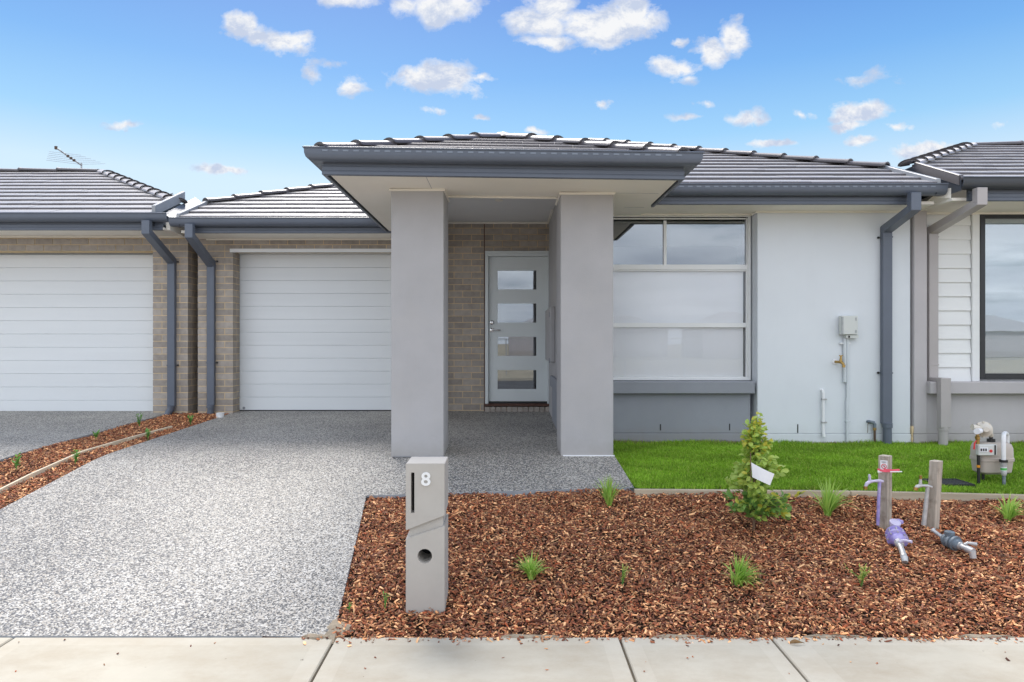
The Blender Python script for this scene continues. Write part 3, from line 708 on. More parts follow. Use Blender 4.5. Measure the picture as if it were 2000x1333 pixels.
MB().box(-.95, .589, 9.318, 9.342, 2.562, 2.589).box(.562, .588, 8.5, 9.318, 2.562, 2.589).box(.562, .72, 8.46, 8.499, 2.562, 2.589).build('cornice', 'trim', H8, .004)
MB().lathe((-.08, 7.9, 2.589), (0,0,-1), [(.05,0),(.045,.008)], 18).build('downlight', 'trim', H8)
MB().box(1.441, 4.29, 6.84, 7.425, zs, zt_).build('soffit', 'soffit', H8)
MB().box(-4.10, -1.45, 8.62, 9.14, zs, zt_).build('soffit', 'soffit', H8)
MB().sweep([(0,0),(.020,0),(.018,-.012),(.006,-.018),(0,-.018)], [(.98,7.355),(2.652,7.355),(2.652,7.206),(4.2,7.206)]).build('trim', 'trim', H8).location.z = zs - .001
MB().box(-4.0, -1.4, DB-.02, DB-.002, zs-.020, zs-.001).build('trim', 'trim', H8)
# roofs, gutters, fascias
GT = 2.505
def c_(v): return lambda y: v
K = .40
rz0 = GT + .012
hipR = lambda y: 4.23 if y < 7.72 else 4.23 - (y - 7.72)
ridgeZ = rz0 + K * (10.8 - 6.69)
rr = Roof(H8, 'roof', 6.69, rz0 - .03, K, c_(.45), hipR, 15, [
    [(4.23,7.72,rz0-.03+K*1.03),(1.25,10.7,rz0-.03+K*4.01),(1.25,15,rz0-.03+K*4.01),(4.23,15,rz0-.03+K*1.03)],
    [(4.23,6.7,2.4),(4.23,7.72,2.4),(4.23,15,2.4),(4.23,15,rz0-.03+K*1.03),(4.23,7.72,rz0-.03+K*1.03),(4.23,6.7,rz0-.03)],
    [(-1.2,10.7,rz0-.03+K*4.01),(1.25,10.7,rz0-.03+K*4.01),(1.25,15,rz0-.03+K*4.01),(-1.2,15,rz0-.03+K*4.01)],
    [(4.23,15,rz0-.03+K*1.03),(1.25,15,rz0-.03+K*4.01),(-1.2,15,rz0-.03+K*4.01),(-4.07,15,2.9),(-4.07,18,2.5),(4.23,18,2.5)]])
rr.caps((4.26,7.69,rz0+K*1.03-.02),(1.25,10.7,rz0+K*4.01-.02), 11)
hipL = lambda y: -4.07 if y < 9.42 else -4.07 + (y - 9.42)
rl = Roof(H8, 'roof', 8.50, rz0 - .03, K, hipL, c_(-.9), 15, [
    [(-4.07,9.42,rz0-.03+K*.92),(-1.02,12.47,rz0-.03+K*3.97),(-1.02,16,rz0-.03+K*3.97),(-4.07,16,rz0-.03+K*.92)],
    [(-4.07,8.5,2.4),(-4.07,16,2.4),(-4.07,16,rz0-.03+K*.92),(-4.07,9.42,rz0-.03+K*.92),(-4.07,8.5,rz0-.03)],
    [(-1.2,10.7,rz0-.03+K*4.01),(-1.02,12.47,rz0-.03+K*3.97),(-1.02,16,rz0-.03+K*3.97),(-1.2,15,rz0-.03+K*4.01)]], ph=1)
rl.caps((-4.10,9.39,rz0+K*.92-.02),(-1.02,12.47,rz0+K*3.97-.02), 11)
def verge(parent, x, sgn, y0, y1, z0, k, h=.085, m='flash'):
    mb = MB(); wd = .045
    mb.hexa([(x-wd/2,y0,z0-.06),(x+wd/2,y0,z0-.06),(x+wd/2,y1,z0-.06+k*(y1-y0)),(x-wd/2,y1,z0-.06+k*(y1-y0)),(x-wd/2,y0,z0+h),(x+wd/2,y0,z0+h),(x+wd/2,y1,z0+h+k*(y1-y0)),(x-wd/2,y1,z0+h+k*(y1-y0))])
    return mb.build('verge_capping', m, parent, .004)
verge(rr.o, 4.255, 1, 6.71, 7.78, rz0-.01, K, .045)
verge(rl.o, -4.095, -1, 8.52, 9.47, rz0-.01, K, .045)
KP = .385; rzp = rz0 - .022
pr = Roof(H8, 'portico_roof', 5.62, rzp, KP, lambda y: -1.55 + (y-5.62), lambda y: 1.48 - (y-5.62), 5, [
    [(-1.55,5.62,rzp-.004),(-.035,7.135,rzp-.004+KP*1.515),(-.035,10.5,rzp-.004+KP*1.515),(-1.55,8.9,rzp-.004)],
    [(1.48,5.62,rzp-.004),(-.035,7.135,rzp-.004+KP*1.515),(-.035,10.5,rzp-.004+KP*1.515),(1.48,7.0,rzp-.004)]], gauge=.266)
tilt(pr.o)
zq = rzp
pr.caps((-1.52,5.65,zq+.020),(-.07,7.10,zq+KP*1.48+.012), 6, .10); pr.caps((1.45,5.65,zq+.020),(.0,7.10,zq+KP*1.48+.012), 6, .10)
MB().lathe((-.035,7.12,zq+KP*1.51-.02),(0,0,1),[(.15,0),(.10,.05),(.03,.075)],12).build('ridge_cap','tile',pr.o,smooth=True)
tilt(fascia(H8, [(-1.52,8.60),(-1.52,5.70),(1.48,5.70),(1.48,6.86)], SF-.006, 2.47))
tilt(gutter(H8, [(-1.53,8.57),(-1.53,5.69),(1.49,5.69),(1.49,6.80)], GT+.02, slots=(-1.5, 1.45, 5.69)))
fascia(H8, [(1.42,6.82),(4.10,6.82)], SF-.006, 2.47)
gutter(H8, [(1.40,6.81),(4.335,6.81)], GT, slots=(1.7, 4.2, 6.81))
fascia(H8, [(-4.02,8.62),(-1.45,8.62)], SF-.006, 2.47)
gutter(H8, [(-4.195,8.61),(-1.52,8.61)], GT-.004)
for (x0, x1, y0, z) in ((-1.545,-1.4,5.674,2.37),(1.36,1.505,5.674,2.37)):
    pass
# downpipes
downpipe(H8, 3.948, 6.68, 7.205, 2.405, PZ(411, 6.65), 2.165, PZ(829, 7.13), -.16, 'colorbond', clips=(PZ(463, 7.14), PZ(729, 7.14)), lean=1)
downpipe(H8, -3.975, 8.48, 9.127, 2.41, PZ(464.5, 8.45), 2.02, PZ(792, 9.07), -.10, 'colorbond', clips=(PZ(510, 9.07), PZ(709, 9.07)))

# ================================================================== LEFT HOUSE
HL = thing('house', 'brick house next door at the left edge with white garage door and tiled roof', 'house', (-6, 9, 0))
bw = MB().box(-4.715, -4.255, DB+.003, DB+.23, -.15, 2.37).box(-8.2, -4.72, DB+.006, DB+.23, 2.166, 2.37).box(-8.2, -7.61, DB+.006, DB+.23, -.15, 2.166).box(-4.40, -4.258, DB+.23, 18, -.15, 2.37).build('brick_wall', 'mortar', HL)
brick_front(bw, -4.72, -4.252, DB, GZ, 2.162, 1)
brick_front(bw, -8.1, -4.252, DB, 2.162, 2.365, 0)
brick_side(bw, -4.252, 1, DB+.118, 9.9, GZ, 2.365)
panel_door(HL, -7.65, -4.69, DG, 2.150, 12, .1822)
box('door_head', 'garage_gap', HL, -7.65, -4.69, DG-.03, DG+.05, 2.150, 2.170)
MB().box(-8.2, -4.30, 8.60, 9.14, 2.36, 2.39).build('soffit', 'soffit', HL)
MB().box(-8.2, -4.30, DB-.02, DB-.002, 2.340, 2.359).build('trim', 'trim', HL)
MB().add([(-4.31,8.66,2.365),(-4.26,8.66,2.365),(-4.26,9.13,2.34),(-4.31,9.13,2.34),(-4.31,8.66,2.47),(-4.26,8.66,2.47),(-4.26,9.13,2.47),(-4.31,9.13,2.47)],
         [(0,3,2,1),(4,5,6,7),(0,1,5,4),(1,2,6,5),(2,3,7,6),(3,0,4,7)]).build('eave_return', 'soffit', HL)
lz0_ = 2.562
hipX = lambda y: -4.42 if y < 9.20 else -4.42 - (y - 9.20)
lr = Roof(HL, 'roof', 8.50, lz0_ - .03, .415, c_(-10.2), hipX, 12, [
    [(-4.42,9.2,lz0_-.03+.29),(-6.9,11.68,lz0_-.03+.415*3.18),(-6.9,15,lz0_-.03+.415*3.18),(-4.42,15,lz0_-.03+.29)],
    [(-4.42,8.5,2.4),(-4.42,15,2.4),(-4.42,15,lz0_+.26),(-4.42,9.2,lz0_-.03+.29),(-4.42,8.5,lz0_-.03)],
    [(-10.2,11.68,lz0_-.03+.415*3.18),(-6.9,11.68,lz0_-.03+.415*3.18),(-6.9,15,2.6),(-10.2,15,2.6)]])
lr.caps((-4.40,9.18,lz0_+.26),(-6.88,11.66,lz0_+.415*3.16-.02), 11)
lr.caps((-10.2,11.68,lz0_+.415*3.18-.02),(-6.95,11.68,lz0_+.415*3.18-.02), 5)
lr.caps((-8.2,12.6,lz0_+1.42),(-7.95,12.0,lz0_+1.37), 1, .12); lr.caps((-10.4,12.3,lz0_+1.42),(-8.15,12.3,lz0_+1.42), 3, .12)
verge(lr.o, -4.40, -1, 8.52, 9.32, lz0_+.02, .44, .07)
MB().box(-4.375, -4.12, 8.75, 16, 2.44, 2.50).build('box_gutter', 'flash', HL)
MB().add([(-4.37,8.7,2.58),(-4.20,8.7,2.50),(-4.20,9.6,2.86),(-4.37,9.6,2.98)], [(0,1,2,3)]).build('valley_flashing', 'colorbond', HL)
fascia(HL, [(-8.2,8.60),(-4.32,8.60)], SF+.028, 2.52)
gutter(HL, [(-8.2,8.59),(-4.215,8.59)], 2.555)
downpipe(HL, -4.50, 8.46, 9.127, 2.45, PZ(457.5, 8.45), 2.06, PZ(795, 9.07), -.09, 'colorbond', clips=(PZ(511, 9.07), PZ(714, 9.07)), boot=(-.05, -.03))
# antenna behind the ridge
an = thing('tv_antenna', 'thin metal television antenna rising above the tiled roof at the far left', 'antenna', (PX(159, 13.6), 13.6, 2.9))
AY = 13.6
MB().tube([(PX(159,AY),AY,2.9),(PX(159,AY),AY,PZ(319,AY))], .016, 8).build('mast', 'galv', an)
b0 = Vector((PX(129,AY),AY-.3,PZ(297.5,AY))); b1 = Vector((PX(160,AY),AY,PZ(324,AY)))
boom = MB().tube([b0, b1], .015, 8).build('boom', 'galv', an)
MB().box(b0.x-.022, b0.x+.018, AY-.32, AY-.28, b0.z-.03, b0.z+.03).build('end_cap', 'rust', boom)
for i in range(6):
    p = b0.lerp(b1, .30 + .125 * i); h_ = .30 + .05 * i; s_ = .10
    MB().tube([(p.x - h_, AY-.2, p.z + s_*.35), (p.x, p.y, p.z), (p.x + h_*1.1, AY-.2, p.z - s_*.35)], .0032, 5).build('element', 'galv', an)
for i in range(3):
    p = b0.lerp(b1, .45 + .12 * i); MB().box(p.x-.02, p.x+.02, p.y-.02, p.y+.02, p.z-.02, p.z+.02).build('bracket', 'rust', boom)

# ================================================================== RIGHT HOUSE
HR = thing('house', 'white weatherboard house next door at the right edge with a black framed window', 'house', (6, 7.3, -.1))
DR = 7.30
MB().box(4.295, 4.432, 7.18, 7.5, -.02, 2.42).build('pier', 'render_taupe', HR, .006)
MB().box(4.433, 8.2, 7.20, 7.5, -.02, PZ(747, 7.2)).build('wall', 'render_taupe', HR, .005)
MB().box(4.291, 4.432, 7.177, 7.5, -.25, -.0215).box(4.4325, 8.2, 7.197, 7.5, -.25, -.0215).build('wall_footing', 'render_taupe', HR, .003)
MB().box(4.425, 8.2, 7.11, 7.199, PZ(770, 7.12), PZ(746, 7.12)).build('sill', 'render_taupe', HR, .008)
zb0 = .527
bwl = MB().box(4.434, 8.2, DR+.035, DR+.2, .50, 2.42).build('wall', 'board', HR)
WX0, WX1 = PX(1912.5, DR), 7.1
bd = MB().loft([[(4.433, DR+.034, 0), (4.433, DR-.002, 0), (4.433, DR+.018, .158), (4.433, DR+.034, .158)], [(4.975, DR+.034, 0), (4.975, DR-.002, 0), (4.975, DR+.018, .158), (4.975, DR+.034, .158)]]).mesh('weatherboard'); bd.materials.append(M['board'])
for i in range(12):
    o = place('weatherboard', bd, bwl); o.location.z = zb0 + i * .1515
MB().box(4.98, WX0-.002, DR-.014, DR+.034, zb0, 2.33).build('corner_trim', 'board', bwl, .003)
rw = MB(); fr(rw, WX0, WX1, PZ(741, DR), PZ(416.5, DR), .048, DR-.02, DR+.05); rwo = rw.build('window', 'black_frame', HR, .003)
sash = MB(); fr(sash, WX0+.048, WX1-.048, PZ(741, DR)+.048, PZ(416.5, DR)-.048, .012, DR-.008, DR+.03); sash.build('sash', 'black_frame', rwo)
box('pane', 'glass', rwo, WX0+.055, WX1-.055, DR+.012, DR+.017, PZ(741, DR)+.055, PZ(416.5, DR)-.055)
box('blind_roll', 'blind', rwo, WX0+.06, WX1-.06, DR+.12, DR+.17, 2.19, 2.28)
MB().add([(5.0,7.5,.4),(8,7.5,.4),(8,10,.4),(5.0,10,.4),(5.0,7.5,2.4),(8,7.5,2.4),(8,10,2.4),(5.0,10,2.4)], [(0,1,2,3),(4,5,6,7),(2,3,7,6),(1,2,6,5),(0,3,7,4)]).build('room', 'interior', HR)
MB().box(4.36, 8.2, 6.67, 7.34, SF+.003, SF+.03).build('soffit', 'soffit', HR)
MB().add([(4.292,6.86,2.41),(4.37,6.70,2.36),(4.37,7.2,2.325),(4.292,7.2,2.325),(4.292,6.86,2.46),(4.37,6.70,2.46),(4.37,7.2,2.46),(4.292,7.2,2.46)],
         [(0,3,2,1),(4,5,6,7),(0,1,5,4),(1,2,6,5),(2,3,7,6),(3,0,4,7)]).build('eave_return', 'soffit', HR)
MB().box(4.44, 8.2, DR-.022, DR-.003, SF-.018, SF+.002).build('trim', 'trim', HR)
rz_ = 2.535
rrf = Roof(HR, 'roof', 6.55, rz_ - .03, K, lambda y: 4.37 if y < 7.38 else 4.37 + (y - 7.38), c_(9.6), 11, [
    [(4.37,7.38,rz_-.03+K*.83),(6.4,9.41,rz_-.03+K*2.86),(6.4,14,rz_-.03+K*2.86),(4.37,14,rz_-.03+K*.83)],
    [(4.37,6.55,2.4),(4.37,14,2.4),(4.37,14,rz_+.3),(4.37,7.38,rz_-.03+K*.83),(4.37,6.55,rz_-.03)],
    [(9.6,9.41,rz_-.03+K*2.86),(6.4,9.41,rz_-.03+K*2.86),(6.4,14,2.6),(9.6,14,2.6)]])
rrf.caps((4.36,7.37,rz_+K*.83-.01),(6.36,9.37,rz_+K*2.82-.02), 9)
rrf.caps((9.6,9.44,rz_+K*2.86-.02),(6.42,9.44,rz_+K*2.86-.02), 5)
verge(rrf.o, 4.385, 1, 6.57, 7.3, rz_-.02, .44, .04, 'tile')
fascia(HR, [(4.50,6.65),(8.2,6.65)], SF-.006, 2.50, 'colorbond')
gutter(HR, [(4.375,6.64),(8.2,6.64)], 2.530, 'colorbond_dark')
MB().add([(4.26,6.85,2.48),(4.37,6.85,2.52),(4.37,14,2.9),(4.26,14,2.8)], [(0,1,2,3)]).build('valley_flashing', 'colorbond_dark', HR)
dp = downpipe(HR, 4.487, 6.53, 7.295, 2.42, PZ(400.5, 6.5), 2.165, PZ(748, 7.2), PZ(760, 7.2), 'taupe_metal', clips=(PZ(462, 7.2), PZ(713, 7.2)), lean=1)
MB().box(4.485, 4.590, 7.035, 7.105, PZ(836, 7.04), PZ(739, 7.04)).box(4.489, 4.586, 7.10, 7.24, PZ(739, 7.04)-.04, PZ(739, 7.04)-.001).build('downpipe_offset', 'taupe_metal', dp, .003)
MB().lathe((4.537, 7.085, -.16), (0,0,1), [(.045,0),(.045,.19),(.052,.192),(.052,.24)], 18).build('stormwater_boot', 'taupe_metal', dp, smooth=True)
rub = MB()
for i in range(14):
    x, z, s = 4.286, -.13 + i * .014, random.uniform(.006, .012); rub.box(x-s, x+s, 7.2-s, 7.22+s, z-s, z+s)
tag(rub.build('mortar_rubble', 'mortar', HR), kind='stuff')

# ================================================================== things on the walls
d = 7.208
nb = thing('utility_box', 'small pale grey vented utility box with two white conduits on the white wall', 'utility box', (PX(1660, d), d, PZ(640, d)))
bx = MB().box(PX(1643.5, 7.14), PX(1675, 7.14), 7.13, 7.20, PZ(654, 7.13), PZ(617, 7.13)).build('cover', 'box_plastic', nb, .006)
MB().box(PX(1648, 7.2), PX(1672, 7.2), 7.15, 7.207, PZ(661, 7.15), PZ(654.5, 7.15)).build('gland_plate', 'box_plastic', bx)
mb = MB()
for i in range(14): z = PZ(652, 7.13) + i * .0128; mb.box(PX(1643.3, 7.13), PX(1643.3, 7.13)+.022, 7.127, 7.131, z, z+.006)
tag(mb.build('vent_slots', 'garage_gap', bx), kind='stuff')
for z in (PZ(623, 7.13), PZ(647, 7.13)): box('latch', 'garage_gap', bx, PX(1671, 7.13), PX(1672.5, 7.13), 7.126, 7.131, z-.02, z+.012)
box('lock', 'black', bx, PX(1660, 7.13)-.006, PX(1660, 7.13)+.006, 7.14, 7.15, PZ(660, 7.13), PZ(656, 7.13))
MB().tube([(PX(1648, d), d-.018, PZ(660, d)), (PX(1648, d), d-.018, PZ(747, d))], .017, 12).build('conduit', 'conduit', nb, smooth=True)
MB().tube([(PX(1653.8, d), d-.018, PZ(660, d)), (PX(1653.8, d), d-.018, PZ(777, d)), (PX(1653.0, d), d-.02, PZ(781, d)), (PX(1653.0, d), d-.02, -.15)], .0145, 12).build('conduit', 'conduit', nb, smooth=True)
box('saddle', 'white_plastic', nb, PX(1639, d), PX(1659, d), d-.022, d-.001, PZ(672.5, d), PZ(669.5, d))
box('saddle', 'conduit', nb, PX(1650, d), PX(1658, d), d-.036, d-.001, PZ(824, d), PZ(821, d))
tp = thing('garden_tap', 'brass garden tap on the white wall left of the conduits', 'tap', (PX(1633, d), d, PZ(708, d)))
MB().lathe((PX(1630.5, d), d, PZ(707, d)), (0,-1,0), [(.030,0),(.026,.006)], 18).build('wall_flange', 'paper', tp)
mb = MB().tube([(PX(1631,d),d,PZ(707,d)),(PX(1633,d),d-.05,PZ(707,d)),(PX(1637,d),d-.075,PZ(708,d)),(PX(1640,d),d-.09,PZ(712,d))], [.013,.013,.016,.012], 12)
mb.lathe((PX(1639.5,d),d-.09,PZ(717.5,d)),(.1,0,1),[(.016,0),(.016,.028),(.012,.03)],12); mb.tube([(PX(1636,d),d-.065,PZ(706,d)),(PX(1636.5,d),d-.065,PZ(696,d))], [.015,.009], 10)
mb.build('tap_body', 'brass', tp, smooth=True)
MB().tube([(PX(1633,d),d-.065,PZ(694.5,d)),(PX(1636.5,d),d-.065,PZ(695.5,d)),(PX(1640,d),d-.065,PZ(694.5,d))], .006, 8).build('tap_handle', 'brass', tp, smooth=True)
op = thing('overflow_pipe', 'short white overflow pipe clipped low on the white wall', 'pipe', (PX(1606, d), d, PZ(850, d)))
MB().tube([(PX(1604.5,d),d+.01,PZ(762,d)),(PX(1605,d),d-.018,PZ(763,d)),(PX(1606,d),d-.022,PZ(768,d)),(PX(1606,d),d-.022,PZ(842,d)),(PX(1606.5,d),d-.03,PZ(853,d))], [.014,.015,.0155,.0155,.018], 14).build('pipe', 'white_plastic', op, smooth=True)
for y in (780, 825): box('pipe_clip', 'galv', op, PX(1603,d), PX(1612,d), d-.041, d-.001, PZ(y+1.5,d), PZ(y-1.5,d))
rp = thing('pipe_stub', 'dark corroded copper pipe elbow rising from the lawn against the white wall', 'pipe', (PX(1704, d), d, -.13))
MB().tube([(PX(1705.5,d),d-.03,-.16),(PX(1705.3,d),d-.03,PZ(832,d))], .0115, 12).build('riser', 'rust', rp, smooth=True)
MB().tube([(PX(1705.3,d),d-.03,PZ(838,d)),(PX(1705.3,d),d-.03,PZ(829,d)),(PX(1703,d),d-.03,PZ(825,d)),(PX(1696,d),d-.025,PZ(823.5,d)),(PX(1694,d),d+.005,PZ(823.5,d))], [.016,.017,.018,.016,.014], 12).build('elbow', 'grey_plastic', rp, smooth=True)
MB().tube([(PX(1705.3,d),d-.03,PZ(840,d)),(PX(1705.3,d),d-.03,PZ(835,d))], .0175, 8).build('nut', 'brass', rp)
MB().tube([(PX(1694.5,d),d-.03,PZ(824,d)),(PX(1691.5,d),d-.035,PZ(829,d)),(PX(1691.3,d),d-.035,PZ(845,d))], .003, 6).build('lever', 'rust', rp)
wc = on_ground(430, 815); wcap = thing('stub_pipe', 'white plastic pipe end beside the dark downpipe at the garage pier', 'pipe end', (wc.x, wc.y, wc.z))
MB().lathe((wc.x, wc.y, wc.z-.02), (0,0,1), [(.046,0),(.05,.075),(.042,.076),(.04,.04)], 20).build('sleeve', 'white_plastic', wcap, smooth=True)

# ================================================================== LETTERBOX
lb = thing('letterbox', 'grey rendered pillar letterbox numbered 8 standing in the bark mulch', 'letterbox', (PX(830, 3.6), 3.6, -.48))
Y0, Y1 = 3.6, 3.82; LX0, LX1 = PX(792.3, Y0), PX(868.7, Y0); top = PZ(905.9, Y0)
uL, uR = PZ(1036.8, Y0), PZ(1007.7, Y0); lL, lR = PZ(1053, Y0), PZ(1027.4, Y0); rise = .012
up = MB().hexa([(LX0,Y0,uL),(LX1,Y0,uR),(LX1,Y1,uR+rise),(LX0,Y1,uL+rise),(LX0,Y0,top),(LX1,Y0,top),(LX1,Y1,top),(LX0,Y1,top)]).build('upper_block', 'box_mail', lb, .0025, seg=2)
lo_ = MB().hexa([(LX0,Y0,-.56),(LX1,Y0,-.56),(LX1,Y1,-.56),(LX0,Y1,-.56),(LX0,Y0,lL),(LX1,Y0,lR),(LX1,Y1,lR+rise),(LX0,Y1,lL+rise)]).build('lower_block', 'box_mail', lb, .0025, seg=2)
g_ = .018
MB().hexa([(LX0+g_,Y0+g_,lL-.02),(LX1-g_*.6,Y0+g_,lR-.02),(LX1-g_*.6,Y1-g_,lR-.02),(LX0+g_,Y1-g_,lL-.02),(LX0+g_,Y0+g_,uL+.03),(LX1-g_*.6,Y0+g_,uR+.03),(LX1-g_*.6,Y1-g_,uR+.03),(LX0+g_,Y1-g_,uL+.03)]).build('recessed_neck', 'box_mail', lb)
sx0, sx1, sz0, sz1 = PX(802.6, Y0), PX(809.4, Y0), PZ(1002.5, Y0), PZ(923.4, Y0)
cut(up, MB().box(sx0, sx1, Y0-.05, Y0+.06, sz0, sz1))
MB().box(sx0-.004, sx1+.004, Y0+.056, Y0+.064, sz0-.004, sz1+.004).build('slot_back', 'dark_hole', up)
hx, hz_, hr = PX(829.6, Y0), PZ(1086.8, Y0), 14.2*Y0/F
cut(lo_, MB().lathe((hx, Y0-.03, hz_), (0,1,0), [(hr,0),(hr,.20)], 40))
MB().lathe((hx, Y0+.165, hz_), (0,1,0), [(hr+.003,0),(hr+.003,.004)], 24).build('tube_end', 'dark_hole', lo_)
tcu = bpy.data.curves.new('eight', 'FONT'); tcu.body = '8'; tcu.align_x = 'CENTER'; tcu.extrude = .0035; tcu.offset = .0016; tcu.size = .098; tcu.bevel_depth = .0004
tob = bpy.data.objects.new('eight', tcu); col.objects.link(tob); dg = bpy.context.evaluated_depsgraph_get(); dg.update()
me = bpy.data.meshes.new_from_object(tob.evaluated_get(dg)); bpy.data.objects.remove(tob)
co = np.array([v.co[:] for v in me.vertices]); mn, mx = co.min(0), co.max(0)
tx0, tx1, tz0, tz1 = PX(822.8, Y0), PX(841, Y0), PZ(949, Y0), PZ(922.6, Y0)
for v in me.vertices:
    u = (v.co.x - mn[0]) / (mx[0]-mn[0]); q = (v.co.y - mn[1]) / (mx[1]-mn[1]); zz_ = v.co.z
    v.co = (tx0 + u*(tx1-tx0), Y0 - .004 - zz_, tz0 + q*(tz1-tz0))
me.materials.append(M['white_plastic']); o = place('house_number', me, lb)

# ================================================================== garden edging
el = MB().box(0,0,0,0,0,0)
def beam(name, pts, wdt, ht, m, label, cat, seg_n=1):
    root = thing(name, label, cat, pts[0])
    for a, b in zip(pts[:-1], pts[1:]):
        a, b = Vector(a), Vector(b); t = (b-a).normalized(); sN = Vector((t.y, -t.x, 0)).normalized() * wdt/2; a = a + t*.003; b = b - t*.003
        q = [a - sN, a + sN, b + sN, b - sN]
        MB().hexa([(p.x,p.y,p.z-ht) for p in q] + [(p.x,p.y,p.z) for p in q]).build('board', m, root, .003)
    return root
yE = dist_at(957, 0, zlawn)
EP = []
for px_, py_ in ((1238, 955.5), (1660, 959), (1830, 962.5), (2010, 966.5), (2200, 970)):
    d_ = dist_at(py_, .004, zlawn); EP.append((PX(px_, d_), d_, zlawn(d_) + .004))
beam('timber_edging', EP, .038, .13, 'timber', 'pale timber edging between the lawn and the bark mulch bed', 'garden edging')
pe = [on_ground(x, y, .022) for x, y in ((336, 832), (250, 855), (160, 881), (60, 925), (-60, 985))]
beam('timber_edging', [tuple(p) for p in pe], .018, .08, 'pale_timber', 'thin timber strip running through the narrow mulch bed between the driveways', 'garden edging')

# ================================================================== mulch
def sow_chips(name, n, xf, yf, zf, smin=1.0, seed=1, zspread=.020):
    r = np.random.default_rng(seed)
    x = xf(r, n); y = yf(r, n, x)
    L_ = np.clip(r.lognormal(math.log(.0158), .50, n), .008, .060) * smin; W_ = np.clip(L_ * r.uniform(.16, .65, n), .003, .013); T_ = r.uniform(.0015, .0045, n)
    yaw = r.uniform(0, 2*np.pi, n); pit = r.normal(0, .35, n); rol = r.normal(0, .45, n)
    base = np.array([[-1,-.6,0],[1,-1,0],[.85,1,0],[-1,.7,0],[-.9,-.5,1],[.9,-.8,1],[.8,.8,1],[-.9,.6,1]], float)
    P = np.empty((n, 8, 3)); jit = r.normal(0, .12, (n, 8, 3))
    b = base[None] + jit
    lx = b[:,:,0] * (L_/2)[:,None]; ly = b[:,:,1] * (W_/2)[:,None]; lz = b[:,:,2] * T_[:,None] - (lx**2) * (r.uniform(-6, 10, n))[:,None]
    cr, sr = np.cos(rol)[:,None], np.sin(rol)[:,None]; ly, lz = ly*cr - lz*sr, ly*sr + lz*cr
    cp, sp = np.cos(pit)[:,None], np.sin(pit)[:,None]; lx, lz = lx*cp - lz*sp, lx*sp + lz*cp
    cy_, sy_ = np.cos(yaw)[:,None], np.sin(yaw)[:,None]; lx, ly = lx*cy_ - ly*sy_, lx*sy_ + ly*cy_
    z = zf(x, y) + r.uniform(0, 1, n)**1.3 * zspread
    P[:,:,0] = lx + x[:,None]; P[:,:,1] = ly + y[:,None]; P[:,:,2] = lz + z[:,None]
    fq = np.array([[4,5,6,7],[0,1,5,4],[1,2,6,5],[2,3,7,6],[3,0,4,7]])
    faces = (fq[None] + (np.arange(n)*8)[:,None,None]).reshape(-1, 4)
    me = bpy.data.meshes.new(name); me.vertices.add(n*8); me.vertices.foreach_set('co', P.reshape(-1))
    me.loops.add(faces.size); me.loops.foreach_set('vertex_index', faces.reshape(-1).astype(np.int32))
    me.polygons.add(len(faces)); me.polygons.foreach_set('loop_start', (np.arange(len(faces))*4).astype(np.int32)); me.polygons.foreach_set('loop_total', np.full(len(faces), 4, np.int32))
    me.update(calc_edges=True)
    pal = np.array([[.11,.045,.028],[.17,.066,.038],[.24,.095,.050],[.085,.038,.027],[.30,.14,.075],[.50,.29,.15],[.66,.45,.26],[.20,.115,.085],[.055,.028,.022],[.28,.085,.038]])
    pr_ = np.array([.15,.16,.14,.11,.12,.12,.10,.07,.06,.035]); pr_ /= pr_.sum()
    c = pal[r.choice(len(pal), n, p=pr_)] * r.uniform(.75, 1.25, (n,1)) * np.array([1.72, 1.42, 1.22]); thin = (W_ < L_*.28); c[thin] = c[thin]*.5 + np.array([.42,.25,.13])*.5
    C4 = np.ones((n, 8, 4)); C4[:,:,:3] = c[:,None,:]
    at = me.attributes.new('tint', 'FLOAT_COLOR', 'POINT'); at.data.foreach_set('color', C4.reshape(-1))
    me.materials.append(M['chip'])
    return place(name, me)
def zgv(y):
    y = np.asarray(y); return np.interp(y, YT, ZT)
YT = np.linspace(1, 10, 400); ZT = np.array([zg(v) for v in YT])
def mound(x, y):
    e_ = np.clip((y - 4.95)/.33, 0, 1) * np.clip((x - .95)/.15, 0, 1)
    return -.020*e_ + .012*np.sin(x*2.3+1)*np.sin(y*3.1) + .008*np.sin(x*6.1+y*4.3) + .006*np.sin(x*13+y*9) - .012
def edge_y(x): return 5.24 + .086*(x+1.07)
g = MB(); bmp = lambda x, y: float(mound(x, y)) - .010
patch(g, ((-1.2,3.355),(4.9,3.355),(4.9,5.36),(-1.2,5.30)), 60, 22, 0, bump=bmp)
tag(g.build('mulch_bed', 'mulch_soil'), kind='structure')
g = MB(); patch(g, ((-4.55,3.36),(-3.66,3.36),(-3.66,9.2),(-4.55,9.2)), 8, 50, 0, bump=lambda x, y: -.022)
tag(g.build('side_mulch_bed', 'mulch_soil'), kind='structure')
def xl_drive(y): return -.85 - (y-3.37)*.1176
def yf(r, n, x):
    ed_ = np.interp(x, [1.0, 2.72, 3.38, 4.1, 5.0], [5.37, 5.31, 5.25, 5.18, 5.1]); hi = np.where(x < 1.02, edge_y(x) - .008, ed_ - .02); lo = 3.345 + .03*np.sin(x*5) + .02*np.sin(x*17+2)
    y = lo + (hi - lo) * r.uniform(0, 1, n); return y
def xf(r, n): return r.uniform(-1.04, 4.75, n)
o = sow_chips('bark_mulch', 110000, xf, yf, lambda x, y: zgv(y) + mound(x, y) - .008 - .10*(0), seed=3)
